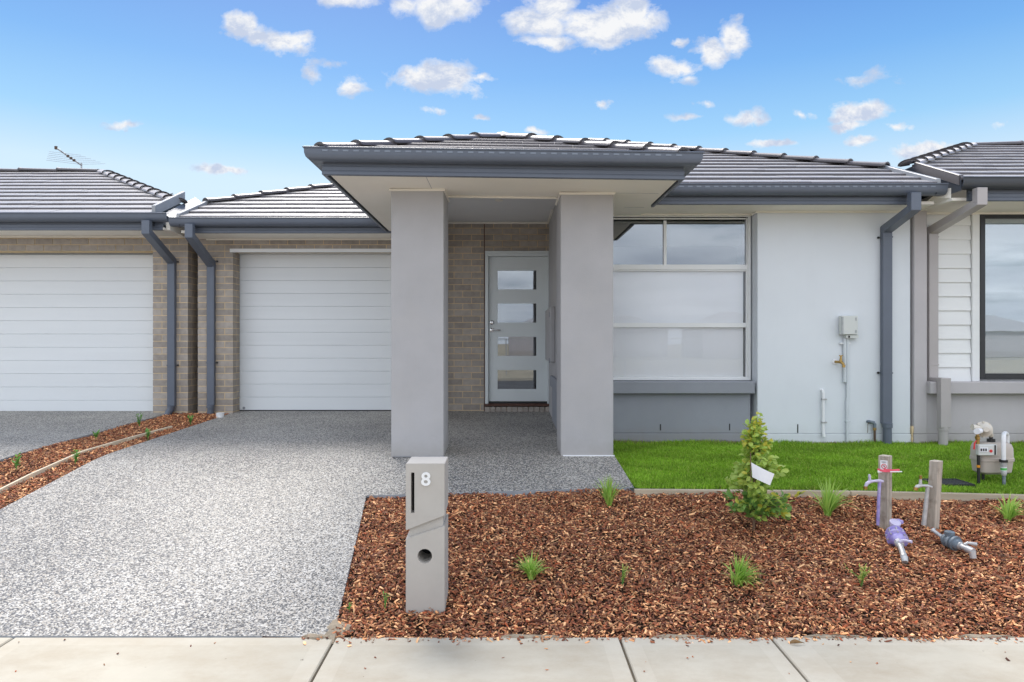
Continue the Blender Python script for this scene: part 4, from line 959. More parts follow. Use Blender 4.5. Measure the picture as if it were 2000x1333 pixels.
# keep chips off the driveway side: drop those left of its slanted edge
def keep(o, fn):
    me = o.data; n = len(me.vertices)//8; co = np.empty(len(me.vertices)*3); me.vertices.foreach_get('co', co); cen = co.reshape(n, 8, 3).mean(1)
    bad = np.nonzero(~fn(cen))[0]; co = co.reshape(n, 8, 3); co[bad, :, 2] -= .6; co[bad, :, :2] = co[bad][:, :1, :2]; me.vertices.foreach_set('co', co.reshape(-1)); me.update()
keep(o, lambda c: c[:,0] > (-.85 - (c[:,1]-3.37)*.1176) + .012*np.sin(c[:,1]*9) - .006)
tag(o, 'red brown bark chip mulch covering the front garden bed', 'mulch', kind='stuff')
o = sow_chips('bark_mulch', 36000, lambda r, n: r.uniform(-4.51, -3.69, n), lambda r, n, x: r.uniform(3.4, 9.15, n), lambda x, y: zgv(y) - .020 + .008*np.sin(y*5+x*3), seed=4)
tag(o, 'red brown bark chips in the narrow bed between the two driveways', 'mulch', kind='stuff')
o = sow_chips('bark_mulch', 420, lambda r, n: r.uniform(-1.0, 4.0, n), lambda r, n, x: 3.36 - np.abs(r.normal(0, .03, n)), lambda x, y: zgv(y) + .001, seed=5, zspread=.003, smin=.9)
tag(o, 'loose bark chips spilled onto the edge of the concrete footpath', 'mulch', kind='stuff')
o = sow_chips('bark_mulch', 26, lambda r, n: r.uniform(-2.4, 2.4, n), lambda r, n, x: r.uniform(3.0, 3.34, n), lambda x, y: zgv(y) + .001, seed=6, zspread=.002, smin=.8)
tag(o, 'few stray bark chips lying on the concrete footpath slabs', 'mulch', kind='stuff')
# sandy spill where driveway meets the footpath
g = MB()
def blob(cx, cy, rx, ry, z, n=40, h=.012):
    ring = []
    for k in range(n):
        a = 2*math.pi*k/n; q = 1 + .25*math.sin(3*a+1) + .15*math.sin(7*a) + random.uniform(-.1, .1)
        ring.append((cx + rx*q*math.cos(a), cy + ry*q*math.sin(a)))
    vs = [(cx, cy, zg(cy) + h)] + [(cx + (x-cx)*.6, cy + (y-cy)*.6, zg(cy + (y-cy)*.6) + h*.7) for x, y in ring] + [(x, y, zg(y) - .012) for x, y in ring]
    g.add(vs, [(0, 1+k, 1+(k+1)%n) for k in range(n)] + [(1+k, 1+n+k, 1+n+(k+1)%n, 1+(k+1)%n) for k in range(n)])
blob(-.85, 3.43, .07, .10, 0); blob(-.93, 3.36, .10, .025, 0)
for cx in (1.6, 2.35, 3.0, .1, .85): blob(cx, 3.365, .16, .022, 0, h=.006)
tag(g.build('sand_spill', 'dirt', smooth=True), 'pale sandy soil washed onto the footpath edge', 'soil', kind='stuff')

# ================================================================== lawn
g = MB(); patch(g, ((.985,5.40),(3.0,5.33),(3.0,7.24),(.93,7.24)), 20, 20, 0, fn=zlawn); patch(g, ((3.0,5.33),(6.6,5.0),(6.6,7.24),(3.0,7.24)), 40, 20, 0, fn=zlawn)
tag(g.build('lawn_soil', 'turf_soil'), kind='structure')
def sow_grass(n, seed):
    r = np.random.default_rng(seed)
    x = r.uniform(.95, 5.9, n); y = 5.38 + (7.22-5.38) * r.uniform(0, 1, n)
    lo = np.interp(x, [1.0, 2.72, 3.38, 4.1, 5.0], [5.40, 5.34, 5.28, 5.21, 5.13])
    y = lo + (np.where(x < 2.62, 7.245, 7.195) - lo) * r.uniform(0, 1, n)
    lft = 1.016 - (y-5.42)*.0325 + .01; ok = (x > lft) & ~((x > 3.42) & (x < 3.74) & (y > 5.42) & (y < 5.66)); x, y = x[ok], y[ok]; n = len(x)
    h = r.uniform(.016, .034, n) * (1 + .25*np.sin(x*7)*np.sin(y*9)); edge = (y > 7.12); h[edge] *= r.uniform(.8, 1.7, edge.sum())
    yaw = r.uniform(0, 2*np.pi, n); wd = r.uniform(.0016, .0032, n); ln = r.uniform(.1, .9, n) * h; ld = r.uniform(0, 2*np.pi, n)
    z = -.125 - (7.25-y)*.0475
    P = np.empty((n, 5, 3)); ax = np.cos(yaw)*wd; ay = np.sin(yaw)*wd
    P[:,0] = np.c_[x-ax, y-ay, z-.004]; P[:,1] = np.c_[x+ax, y+ay, z-.004]
    mxx, myy = x + np.cos(ld)*ln*.35, y + np.sin(ld)*ln*.35
    P[:,2] = np.c_[mxx+ax*.8, myy+ay*.8, z+h*.62]; P[:,3] = np.c_[mxx-ax*.8, myy-ay*.8, z+h*.62]; P[:,4] = np.c_[x+np.cos(ld)*ln, y+np.sin(ld)*ln, z+h]
    me = bpy.data.meshes.new('lawn_grass'); me.vertices.add(n*5); me.vertices.foreach_set('co', P.reshape(-1))
    b = np.arange(n)*5
    loops = np.stack([b, b+1, b+2, b+3, b+3, b+2, b+4], 1).reshape(-1)
    me.loops.add(len(loops)); me.loops.foreach_set('vertex_index', loops.astype(np.int32)); me.polygons.add(2*n)
    ls = np.stack([np.arange(n)*7, np.arange(n)*7+4], 1).reshape(-1); me.polygons.foreach_set('loop_start', ls.astype(np.int32)); me.polygons.foreach_set('loop_total', np.tile([4,3], n).astype(np.int32))
    me.update(calc_edges=True)
    pal = np.array([[.23,.42,.028],[.29,.50,.038],[.36,.57,.06],[.16,.33,.025],[.48,.52,.12]])
    c = pal[r.choice(5, n, p=[.3,.32,.2,.14,.04])] * r.uniform(.8, 1.2, (n,1)) * (1 + .17*np.sin(x*3.1+2*np.sin(y*4))*np.sin(y*5.7) + .10*np.sin(x*11+y*3)*np.sin(y*17+x*2))[:,None]
    dry = (y > 7.15) & (r.uniform(0, 1, n) < .3 + .3*np.sin(x*6)); c[dry] = np.array([.30,.25,.12])
    C4 = np.ones((n, 5, 4)); C4[:,:,:3] = c[:,None,:]
    at = me.attributes.new('tint', 'FLOAT_COLOR', 'POINT'); at.data.foreach_set('color', C4.reshape(-1)); me.materials.append(M['grass'])
    return place('lawn_grass', me)
tag(sow_grass(190000, 11), 'short bright green lawn in front of the rendered walls', 'grass', kind='stuff')
# drain grate in the lawn
dg0 = thing('drain_grate', 'black slotted drain grate set flush in the lawn behind the second tap post', 'drain', (3.58, 5.54, zlawn(5.54)))
zz0 = zlawn(5.54) + .012
g = MB(); g.box(-.15, .15, -.115, -.098, -.03, .008); g.box(-.15, .15, .098, .115, -.03, .008); g.box(-.15, -.133, -.098, .098, -.03, .008); g.box(.133, .15, -.098, .098, -.03, .008)
g.build('grate_frame', 'black', dg0, local=True).location.z = .016
bar = MB().box(-.006, .006, -.098, .098, -.02, .006).mesh('grate_bar'); bar.materials.append(M['colorbond_dark'])
for i in range(9):
    o = place('grate_bar', bar, dg0, True); o.location = (-.116 + i*.029, 0, .016)
MB().box(-.133, .133, -.098, .098, -.04, -.03).build('sump', 'dark_hole', dg0, local=True)

# ================================================================== plants
def curved_leaf(mb, base, az, length, lean, droop, wdt, seg=5, fold=.25):
    d_ = Vector((math.cos(az), math.sin(az), 0)); s_ = Vector((-d_.y, d_.x, 0)); pts = []; p = Vector(base); ang = lean
    L_ = length / seg; vs = []
    for i in range(seg+1):
        f = i/seg; w_ = wdt * (.55 + .45*math.sin(min(1, f*1.6)*math.pi/2)) * (1 - f**2.2) + .0004
        vs += [p - s_*w_, p + Vector((0,0,-w_*fold)), p + s_*w_]
        p = p + (d_*math.sin(ang) + Vector((0,0,math.cos(ang))))*L_; ang += droop/seg
    fs = []
    for i in range(seg): a = i*3; fs += [(a, a+1, a+4, a+3), (a+1, a+2, a+5, a+4)]
    mb.add(vs, fs)
def tuft(px, py, hpx, wpx, n, label, m='strap', lean=0.0, dirn=None, fn=zg, dz=0.0):
    p = on_ground(px, py, dz, fn); s = p.y / F; h = hpx * s * 1.12; wd = wpx * s * 1.3
    n = int(n * 2.2); root = thing('grass_tuft', label, 'plant', p, 'strappy green tufts planted in the mulch')
    for i in range(n):
        mb = MB(); az = random.uniform(0, 2*math.pi)
        ln = h * random.uniform(.65, 1.12); sp = random.uniform(.08, .95) * min(1.3, wd/h)
        if dirn is not None and random.random() < .75: az = dirn + random.gauss(0, .7)
        curved_leaf(mb, (random.gauss(0, .008), random.gauss(0, .008), -.02), az, ln*1.1, sp*.5, sp*1.5, random.uniform(.0042, .0072))
        mb.build('leaf', m, root, local=True, smooth=True)
    return root
tuft(1190, 985, 48, 36, 34, 'green strappy tuft at the corner where path, lawn edging and mulch meet')
tuft(1617, 1003, 58, 62, 46, 'green strappy tuft just right of the tall shrub by the timber edging', dirn=.3)
tuft(1968, 1014, 46, 52, 44, 'green strappy tuft at the far right below the gas meter', dirn=.4)
tuft(1038, 1124, 44, 74, 34, 'dark green splayed tuft in the middle of the mulch right of the letterbox')
tuft(1440, 1140, 52, 58, 44, 'green strappy tuft in the mulch nearest the footpath, leaning right', dirn=-.2)
def leaf_mesh(name, l, w_, m, n=3):
    mb = MB(); vs = []; k = 4
    for i in range(k+1):
        f = i/k; ww_ = w_ * math.sin(math.pi * min(.98, .04 + f*.94))**.75 * .5 + .0002; zc = -l*.22*f*f
        vs += [(f*l, -ww_, zc+ww_*.35), (f*l, 0, zc), (f*l, ww_, zc+ww_*.35)]
    fs = []
    for i in range(k): a = i*3; fs += [(a, a+3, a+4, a+1), (a+1, a+4, a+5, a+2)]
    mb.add(vs, fs); me = mb.mesh(name, smooth=True); me.materials.append(M[m]); return me
def sprig(px, py, hpx, wpx, stems, per, label, m, l, w_, grp='small leafy plants in the mulch', spread=.5):
    p = on_ground(px, py); s = p.y/F; h = hpx*s; root = thing('small_plant', label, 'plant', p, grp)
    lm = leaf_mesh('leaf', l, w_, m); sm_ = MB(); spots = []
    for i in range(stems):
        az = random.uniform(0, 6.28); r_ = wpx*s*.5*random.uniform(.3, 1); hh = h*random.uniform(.6, 1)
        e_ = Vector((math.cos(az)*r_, math.sin(az)*r_*.6, hh)); mid = Vector((e_.x*.3, e_.y*.3, hh*.5))
        sm_.tube([(0,0,-.02), mid, e_], [.0022,.0018,.001], 5)
        for j in range(per):
            f = .2 + .8*j/per; q = mid*(2*f) if f < .5 else mid.lerp(e_, 2*f-1)
            spots.append((q, random.uniform(0, 6.28), random.uniform(-1.1, -.2)))
        spots.append((e_, az, -1.2))
    sm_.build('stem', 'sprig', root, local=True)
    for q, az, pt_ in spots:
        o = place('leaf', lm, root, True); o.location = q; o.rotation_euler = (random.gauss(0, .3), pt_, az); sc_ = random.uniform(.7, 1.2); o.scale = (sc_,)*3
    return root
sprig(1215, 1140, 38, 38, 7, 5, 'pale lime seedling in the mulch between two strappy tufts', 'strap_pale', .022, .007)
sprig(1683, 1140, 36, 60, 9, 6, 'pale yellow green seedling in the mulch below the purple water meter', 'strap_pale', .026, .010)
sprig(752, 1186, 26, 22, 4, 5, 'tiny green weed in the mulch left of the letterbox', 'sprig', .012, .007)
sprig(682, 1192, 12, 22, 3, 3, 'tiny blue green weed at the edge of the driveway', 'sprig', .012, .009)
for (x, y, h_, w_, lab) in ((32, 915, 26, 22, 'young plant nearest the left edge in the narrow mulch bed'), (147, 905, 24, 16, 'young plant right of the timber strip in the narrow mulch bed'),
        (187, 857, 14, 20, 'low young plant beside the next door driveway in the narrow bed'), (272, 834, 26, 16, 'upright young plant below the brick pier in the narrow bed'),
        (289, 858, 20, 14, 'thin young plant just right of the timber strip in the narrow bed'), (372, 828, 16, 22, 'bushy young plant near the dark downpipe of the garage pier')):
    sprig(x, y, h_, w_, 6, 6, lab, 'sprig', .030, .016, 'young plants in the narrow bed')
# tall shrub with tag
p = on_ground(1472, 1029); s = p.y/F
shb_ = thing('shrub', 'upright young shrub with yellow green leaves and a white tag in the mulch bed', 'shrub', p)
SH = 214*s; lms = [leaf_mesh('leaf', .052, .034, 'leaf'), leaf_mesh('leaf', .052, .032, 'leaf_dark'), leaf_mesh('leaf', .046, .029, 'leaf_tip')]
st = MB(); st.tube([(0,0,-.03),(.005,.0,SH*.35),(.0,0,SH*.7),(.012,0,SH*.97)], [.009,.007,.005,.002], 7); tips = []
for i in range(104):
    f = random.uniform(.12, .98); az = random.uniform(0, 6.28)
    env = (.152*min(1, (f+.06)/.30)) * (1-max(0, f-.30)/.72)**.85
    lump = 1 + .28*math.sin(az*2+f*9) + (.22 if .45 < f < .68 and math.cos(az) > .3 else 0) - (.25 if .62 < f < .8 and math.cos(az) < -.2 else 0)
    r_ = env * lump * random.uniform(.6, 1.2); b_ = Vector((0, 0, SH*f*.82)); e_ = Vector((math.cos(az)*r_ + .018, math.sin(az)*r_, SH*f + random.uniform(-.02, .03)))
    if random.random() < .2 and f < .75 and math.cos(az) > .2: e_.x += .035
    st.tube([b_, b_.lerp(e_, .6) + Vector((0,0,-.012)), e_], [.0032,.0024,.0012], 5); tips.append((b_, e_, f))
st.build('stem', 'stem', shb_, local=True)
cnt = 0; extra_m = {0: MB(), 1: MB(), 2: MB()}
for (b_, e_, f) in tips:
    for j in range(17):
        t_ = random.uniform(.25, 1.05) if j else 1.0; q = b_.lerp(e_, t_) + Vector((random.gauss(0,.016), random.gauss(0,.016), random.gauss(0,.014)))
        out = Vector((e_.x-b_.x, e_.y-b_.y, 0)); az = math.atan2(out.y, out.x) + random.gauss(0, .9)
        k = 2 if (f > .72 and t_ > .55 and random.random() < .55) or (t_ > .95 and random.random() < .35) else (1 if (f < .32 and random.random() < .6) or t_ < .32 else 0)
        sc_ = random.uniform(.7, 1.2)*(1-.25*f); rot = (random.gauss(0,.8), random.uniform(-1.2, .5), az)
        if cnt < 300 and q.y < .03:
            o = place('leaf', lms[k], shb_, True); o.location = q; o.rotation_euler = rot; o.scale = (sc_,)*3; cnt += 1
        else:
            mt = Matrix.LocRotScale(q, __import__('mathutils').Euler(rot), Vector((sc_,)*3)); me = lms[k]
            extra_m[k].add([mt @ v.co for v in me.vertices], [tuple(pp.vertices) for pp in me.polygons])
for k, mm in ((0,'leaf'),(1,'leaf_dark'),(2,'leaf_tip')):
    tag(extra_m[k].build('foliage', mm, shb_, smooth=True, local=True), kind='stuff')
def at3(px, py, d): return Vector((PX(px, d), d, PZ(py, d)))
dt = p.y - .17
MB().tube([at3(1466, 885, dt+.01), at3(1466.5, 940, dt+.01)], .003, 6).build('tag_stake', 'stem', shb_)
q = [at3(1467.3, 903.5, dt), at3(1512.5, 926, dt-.03), at3(1504, 948.5, dt-.03), at3(1469.5, 932.5, dt)]
mb = MB(); n_ = 5; vs = []
for i in range(n_+1):
    f = i/n_; bow = Vector((0, -.012*math.sin(f*math.pi), 0)); a = q[0].lerp(q[1], f) + bow + Vector((0,0,-.004*math.sin(f*3.1))); b = q[3].lerp(q[2], f) + bow; vs += [a, b, a + Vector((0,.0012,0)), b + Vector((0,.0012,0))]
mb.loft([[vs[4*i], vs[4*i+1], vs[4*i+3], vs[4*i+2]] for i in range(n_+1)]).build('tag', 'paper', shb_)
# dead leaf on the footpath
p = on_ground(1557, 1258, .004); dl = thing('dead_leaf', 'curled brown dead leaf lying on the footpath slab', 'leaf', p)
mb = MB(); k = 6; vs = []
for i in range(k+1):
    f = i/k; w_ = .010*math.sin(math.pi*min(1, f*1.35+.05)) if f < .7 else .0015
    vs += [(-.035+.07*f, -w_, .003+.012*math.sin(f*3)), (-.035+.07*f, 0, .001+.004*f), (-.035+.07*f, w_, .004+.014*math.sin(f*3+.4))]
for i in range(k): a = i*3; mb.add([vs[a], vs[a+3], vs[a+4], vs[a+1]], [(0,1,2,3)]); mb.add([vs[a+1], vs[a+4], vs[a+5], vs[a+2]], [(0,1,2,3)])
M['dead'] = mat('dead_leaf', (.26, .15, .06), .7, .3, 60, .3, 90, .002)
mb.build('blade', 'dead', dl, local=True, smooth=True)

# ================================================================== tap posts and meters
def post(base, w_, h_, lean, yaw):
    c, s_ = math.cos(yaw)*w_/2, math.sin(yaw)*w_/2; q = [(-c+s_, -s_-c), (c+s_, s_-c), (c-s_, s_+c), (-c-s_, -s_+c)]
    lo = [(x, y, -.06) for x, y in q]; hi = [(x+lean, y, h_ + x*.02) for x, y in q]
    return MB().hexa(lo + hi)
d1 = dist_at(1027); s1 = d1/F
t1 = thing('tap_post', 'weathered timber post with lilac tap, warning plate and pink ribbon', 'tap post', (PX(1728, d1), d1, zg(d1)))
hp = (1027-890)*s1
post(None, .064, hp, .004, R(36)).build('post', 'post_timber', t1, .003, local=True)
dq = d1 - .055
pr1 = MB().tube([at3(1714.5, 1026, dq), at3(1716, 980, dq), at3(1718, 941, dq)], .0105, 12).build('riser', 'purple', t1, smooth=True)
mb = MB().tube([at3(1724, 941, dq+.01), at3(1717, 939.5, dq), at3(1706, 940, dq-.01), at3(1699, 941, dq-.015), at3(1693, 945, dq-.02), at3(1690.5, 951, dq-.02)], [.010,.0115,.008,.0115,.0115,.009], 12)
mb.tube([at3(1699, 941, dq-.015), at3(1698, 930, dq-.015)], [.011, .007], 10)
mb.build('tap', 'purple_pale', t1, smooth=True)
MB().tube([at3(1690.5, 950, dq-.02), at3(1690.3, 956, dq-.02)], [.013, .0125], 12).build('hose_thread', 'brass', t1, smooth=True)
MB().tube([at3(1698.3, 932, dq-.015), at3(1697.7, 927, dq-.015)], [.010, .006], 10).build('tap_handle', 'purple_pale', t1, smooth=True)
# plate on the left face of the post
yw = R(36); nrm = Vector((-math.cos(yw-R(0))*math.sin(0)-math.sin(yw), -math.cos(yw), 0))
ax = Vector((math.cos(yw), -math.sin(yw), 0)).normalized()
# the face that looks left and towards the street
fn_ = Vector((-math.cos(R(54)), -math.sin(R(54)), 0)); ax = Vector((math.sin(R(54)), -math.cos(R(54)), 0))
base1 = Vector((PX(1728, d1), d1, 0)); cz_ = PZ(908, d1)
cen = base1 + fn_ * (.032 + .002) + Vector((0, 0, cz_))
def on_face(cen, ax, fn_, u, v, o=0): return cen + ax*u + Vector((0,0,1))*v + fn_*o
mb = MB(); hw, hh = .0225, .034
for o_ in (0,): mb.hexa([on_face(cen,ax,fn_,-hw,-hh,0), on_face(cen,ax,fn_,hw,-hh,0), on_face(cen,ax,fn_,hw,-hh,.003), on_face(cen,ax,fn_,-hw,-hh,.003), on_face(cen,ax,fn_,-hw,hh,0), on_face(cen,ax,fn_,hw,hh,0), on_face(cen,ax,fn_,hw,hh,.003), on_face(cen,ax,fn_,-hw,hh,.003)])
pl = mb.build('warning_plate', 'paper', t1)
mb = MB(); n_ = 24; ring = []
for k in range(n_):
    a = 2*math.pi*k/n_
    ring.append([on_face(cen,ax,fn_,math.cos(a)*.0165,math.sin(a)*.0165-.006,.0042), on_face(cen,ax,fn_,math.cos(a)*.0125,math.sin(a)*.0125-.006,.0042), on_face(cen,ax,fn_,math.cos(a)*.0125,math.sin(a)*.0125-.006,.003), on_face(cen,ax,fn_,math.cos(a)*.0165,math.sin(a)*.0165-.006,.003)])
mb.loft(ring + [ring[0]], cap=False)
mb.tube([on_face(cen,ax,fn_,-.0095,.0035,.004), on_face(cen,ax,fn_,.0095,-.0155,.004)], .0018, 6)
mb.build('prohibition_ring', 'red', pl)
mb = MB().tube([on_face(cen,ax,fn_,-.005,-.002,.004), on_face(cen,ax,fn_,.004,-.001,.004), on_face(cen,ax,fn_,.005,-.008,.004)], .0018, 6)
for k in range(4): mb.tube([on_face(cen,ax,fn_,-.015,.027-.0035*k if k < 2 else .027-.0035*k,.0035), on_face(cen,ax,fn_,.015-.004*(k%2),.027-.0035*k,.0035)], .0006, 4)
mb.build('tap_symbol', 'black', pl)
rb = MB(); dd = d1 - .06
for (a, b, c) in (((1714, 917), (1731, 921), 4.2), ((1726, 919), (1757, 919.5), 6)):
    P0, P1 = at3(a[0], a[1], dd), at3(b[0], b[1], dd-.02); h_ = c*s1/2
    rb.loft([[P0+Vector((0,0,-h_)), P0+Vector((0,0,h_)), P0+Vector((0,.002,h_)), P0+Vector((0,.002,-h_))], [P0.lerp(P1,.5)+Vector((0,-.006,-h_*1.2)), P0.lerp(P1,.5)+Vector((0,-.006,h_*.8)), P0.lerp(P1,.5)+Vector((0,-.004,h_*.8)), P0.lerp(P1,.5)+Vector((0,-.004,-h_*1.2))], [P1+Vector((0,0,-h_)), P1+Vector((0,0,h_)), P1+Vector((0,.002,h_)), P1+Vector((0,.002,-h_))]])
rbo = rb.build('ribbon', 'pink', t1)
MB().box(PX(1713.5, dd), PX(1722, dd), dd-.006, dd-.003, PZ(923, dd), PZ(919, dd)).box(PX(1734, dd), PX(1757, dd), dd-.030, dd-.027, PZ(921, dd), PZ(919, dd)).build('ribbon_knot', 'paper', t1)
d2 = dist_at(1030)
t2 = thing('tap_post', 'leaning grey timber post carrying a plain metal tap, next to the drain grate', 'tap post', (PX(1820, d2), d2, zg(d2)))
post(None, .060, (1029-899)*d2/F, .030, R(30)).build('post', 'post_timber', t2, .003, local=True)
dq = d2 - .055
MB().tube([at3(1804, 1026, dq), at3(1808, 990, dq), at3(1812, 950, dq)], [.015,.014,.0115], 12).build('riser', 'galv', t2, smooth=True)
mb = MB().tube([at3(1819, 952, dq+.01), at3(1812, 950, dq), at3(1803, 949, dq-.01), at3(1797, 949, dq-.015), at3(1791, 951, dq-.02), at3(1788.5, 954, dq-.02)], [.010,.0115,.009,.0125,.0125,.010], 12)
mb.tube([at3(1797.5, 948, dq-.015), at3(1798, 936, dq-.015)], [.011, .009], 10)
mb.build('tap', 'galv', t2, smooth=True)
MB().tube([at3(1798, 937, dq-.015), at3(1798, 929, dq-.015)], [.009, .0095], 10).build('tap_handle', 'brass', t2, smooth=True)
MB().tube([at3(1789, 952, dq-.02), at3(1787.8, 958, dq-.02)], [.0145, .014], 12).build('hose_thread', 'brass', t2, smooth=True)
# purple water meter
def rel(a, b, f, up=0, side=0):
    p_ = a.lerp(b, f); t_ = (b-a).normalized(); s_ = t_.cross(Vector((0,0,1))).normalized(); return p_ + s_*side + Vector((0,0,up))
a = on_ground(1744, 1034, .045); b = on_ground(1767, 1086, .045)
wm = thing('water_meter', 'purple recycled water meter lying on the mulch below the lilac tap post', 'water meter', a.lerp(b, .5))
ln = (b-a).length; ax3 = (b-a).normalized()
MB().lathe(rel(a,b,.10), ax3, [(.022,0),(.038,.012),(.046,.030),(.047,.046),(.060,.048),(.061,.060),(.048,.062),(.048,.074),(.050,.076),(.050,.098),(.048,.100),(.048,.112),(.062,.114),(.063,.128),(.048,.130),(.044,.145),(.030,.165),(.024,.172)], 28).build('meter_body', 'purple', wm, smooth=True)
for k in range(8):
    a_ = k*math.pi/4; tt_ = (b-a).normalized(); s2 = tt_.cross(Vector((0,0,1))).normalized(); u2 = s2.cross(tt_)
    MB().lathe(rel(a,b,.10) + tt_*.040 + (s2*math.cos(a_)+u2*math.sin(a_))*.054, tt_, [(.005,0),(.005,.098)], 6).build('flange_bolt', 'galv', wm)
MB().lathe(rel(a,b,.15,.055), (0,-.5,1), [(.034,0),(.034,.02),(.028,.024)], 18).build('dial', 'purple_pale', wm, smooth=True)
qd = rel(a,b,.06,.060,-.03)
MB().box(qd.x-.028, qd.x+.022, qd.y-.02, qd.y+.03, qd.z-.01, qd.z+.014).build('dial_lid', 'purple', wm, .004)
MB().tube([rel(a,b,.12), rel(a,b,-.02,.01), rel(a,b,-.06,.03)], [.022,.020,.021], 12).build('inlet', 'galv', wm, smooth=True)
MB().tube([rel(a,b,.46), rel(a,b,.60), rel(a,b,.62), rel(a,b,.80,-.005), rel(a,b,.97,-.015)], [.027,.027,.017,.017,.020], 8).build('valve', 'galv', wm, smooth=True)
MB().tube([rel(a,b,.62,.02), rel(a,b,.64,.035,-.02), rel(a,b,.70,.04,-.06)], [.012,.008,.010], 8).build('lever', 'purple_pale', wm, smooth=True)
MB().tube([rel(a,b,.96,-.015), rel(a,b,1.02,-.035)], [.022,.018], 12).build('outlet', 'galv', wm, smooth=True)
a = on_ground(1823, 1042, .04); b = on_ground(1901, 1078, .045); ax3 = (b-a).normalized()
wm2 = thing('water_meter', 'blue grey water meter lying on the mulch right of the leaning post', 'water meter', a.lerp(b, .5)); ln = (b-a).length
MB().tube([rel(a,b,-.02,.02), rel(a,b,.02,.015), rel(a,b,.26)], [.018,.012,.012], 10).build('inlet', 'galv', wm2, smooth=True)
MB().lathe(rel(a,b,.24), ax3, [(.018,0),(.030,.010),(.036,.020),(.037,.030),(.045,.032),(.046,.042),(.037,.044),(.037,.056),(.044,.058),(.044,.072),(.037,.074),(.038,.086),(.047,.088),(.047,.100),(.036,.102),(.034,.118),(.026,.126)], 24).build('meter_body', 'grey_plastic', wm2, smooth=True)
MB().lathe(rel(a,b,.42,.035), (0,0,1), [(.030,0),(.030,.022),(.024,.026)], 16).build('dial', 'grey_plastic', wm2, smooth=True)
MB().tube([rel(a,b,.62), rel(a,b,.70), rel(a,b,.71), rel(a,b,.84), rel(a,b,.85), rel(a,b,1.0)], [.025,.025,.018,.018,.023,.021], 12).build('valve', 'galv', wm2, smooth=True)
MB().tube([rel(a,b,.80,.02), rel(a,b,.84,.035,-.01), rel(a,b,.95,.035,-.045)], [.010,.008,.012], 8).build('lever', 'galv', wm2, smooth=True)
MB().tube([rel(a,b,.97), rel(a,b,1.0,-.04)], [.020,.018], 12).build('outlet', 'galv', wm2, smooth=True)

# ================================================================== gas meter
gy = 5.52
gm = thing('gas_meter', 'beige gas meter with white pipe and round regulator standing over the lawn at right', 'gas meter', (PX(1950, gy), gy, zlawn(gy)))
def G(px, py, dy_=0): return at3(px, py, gy + dy_)
def rsec(x0, x1, y0, y1, z, r):
    out = []
    for (cx_, cy_, a0) in ((x1-r, y1-r, 0), (x0+r, y1-r, 90), (x0+r, y0+r, 180), (x1-r, y0+r, 270)):
        for k in range(5): a_ = R(a0 + 22.5*k); out.append((cx_ + r*math.cos(a_), cy_ + r*math.sin(a_), z))
    return out
X0, X1 = PX(1917, gy), PX(1984.5, gy)
secs = []
for (py, ins) in ((928.5, .030), (924, .010), (903, .002), (902, -.004), (896, -.004), (895, .0), (877, .002), (870, .010), (866, .028)):
    secs.append(rsec(X0+ins, X1-ins, gy-.0+ins, gy+.16-ins, PZ(py, gy), .035))
MB().loft(secs).build('meter_case', 'meter', gm, smooth=True)
MB().box(PX(1909.5, gy-.03), PX(1945.5, gy-.03), gy-.045, gy-.002, PZ(890, gy-.03), PZ(868.5, gy-.03)).build('index_box', 'box_plastic', gm, .006)
box('index_window', 'paper', gm, PX(1914, gy-.05), PX(1930, gy-.05), gy-.050, gy-.0455, PZ(883, gy-.05), PZ(875, gy-.05))
mb = MB()
for i in range(3): mb.box(PX(1915+i*4.6, gy-.05), PX(1918+i*4.6, gy-.05), gy-.052, gy-.0505, PZ(881.5, gy-.05), PZ(876.5, gy-.05))
mb.build('index_digits', 'black', gm)
MB().lathe((PX(1936, gy-.05), gy-.0455, PZ(881.5, gy-.05)), (0,-1,0), [(.012,0),(.012,.004)], 16).build('red_seal', 'red', gm)
box('index_edge', 'black', gm, PX(1943, gy-.05), PX(1945.8, gy-.05), gy-.048, gy-.044, PZ(889, gy-.05), PZ(870, gy-.05))
rg = MB().lathe(G(1920.5, 839, .03), (-.35,-1,.1), [(.030,-.055),(.052,-.03),(.062,-.010),(.064,.0),(.064,.012),(.052,.020),(.040,.045),(.026,.06),(.020,.075)], 24)
rgo = rg.build('regulator', 'reg', gm, smooth=True)
for k in range(8):
    a_ = k*math.pi/4; p_ = G(1920.5, 839, .02) + Vector((math.cos(a_)*.060, 0, math.sin(a_)*.060)); MB().lathe(p_, (-.35,-1,.1), [(.008,-.01),(.008,.016)], 6).build('bolt', 'reg', rgo)
MB().tube([G(1921, 840, .02), G(1905, 835, 0), G(1899, 834.5, 0)], [.026,.020,.024], 14).build('side_cap', 'reg', rgo, smooth=True)
MB().tube([G(1915, 842, -.02), G(1908, 843, -.06)], [.020,.024], 16).build('spring_cap', 'paper', rgo, smooth=True)
MB().tube([G(1925, 842, .04), G(1934, 846, .05), G(1935.5, 852, .06)], [.022,.020,.018], 12).build('outlet_elbow', 'reg', rgo, smooth=True)
MB().tube([G(1935.5, 848, .07), G(1935.5, 857, .07), G(1935.5, 857.5, .07), G(1935.5, 863, .07), G(1935.5, 863.5, .07), G(1935.5, 868, .07)], [.013,.013,.030,.030,.024,.024], 14).build('coupling', 'black', gm, smooth=True)
MB().tube([G(1909, 846, 0), G(1909, 852, 0), G(1909, 853, 0), G(1909.5, 858, 0), G(1909.5, 859, 0), G(1909.5, 868, 0)], [.012,.012,.018,.018,.014,.014], 12).build('union', 'brass', gm, smooth=True)
gzb = zlawn(gy) - .03
MB().tube([G(1909.5, 868, 0), G(1911, 890, 0), Vector((PX(1911.5, gy), gy, gzb))], .0115, 12).build('riser', 'black', gm, smooth=True)
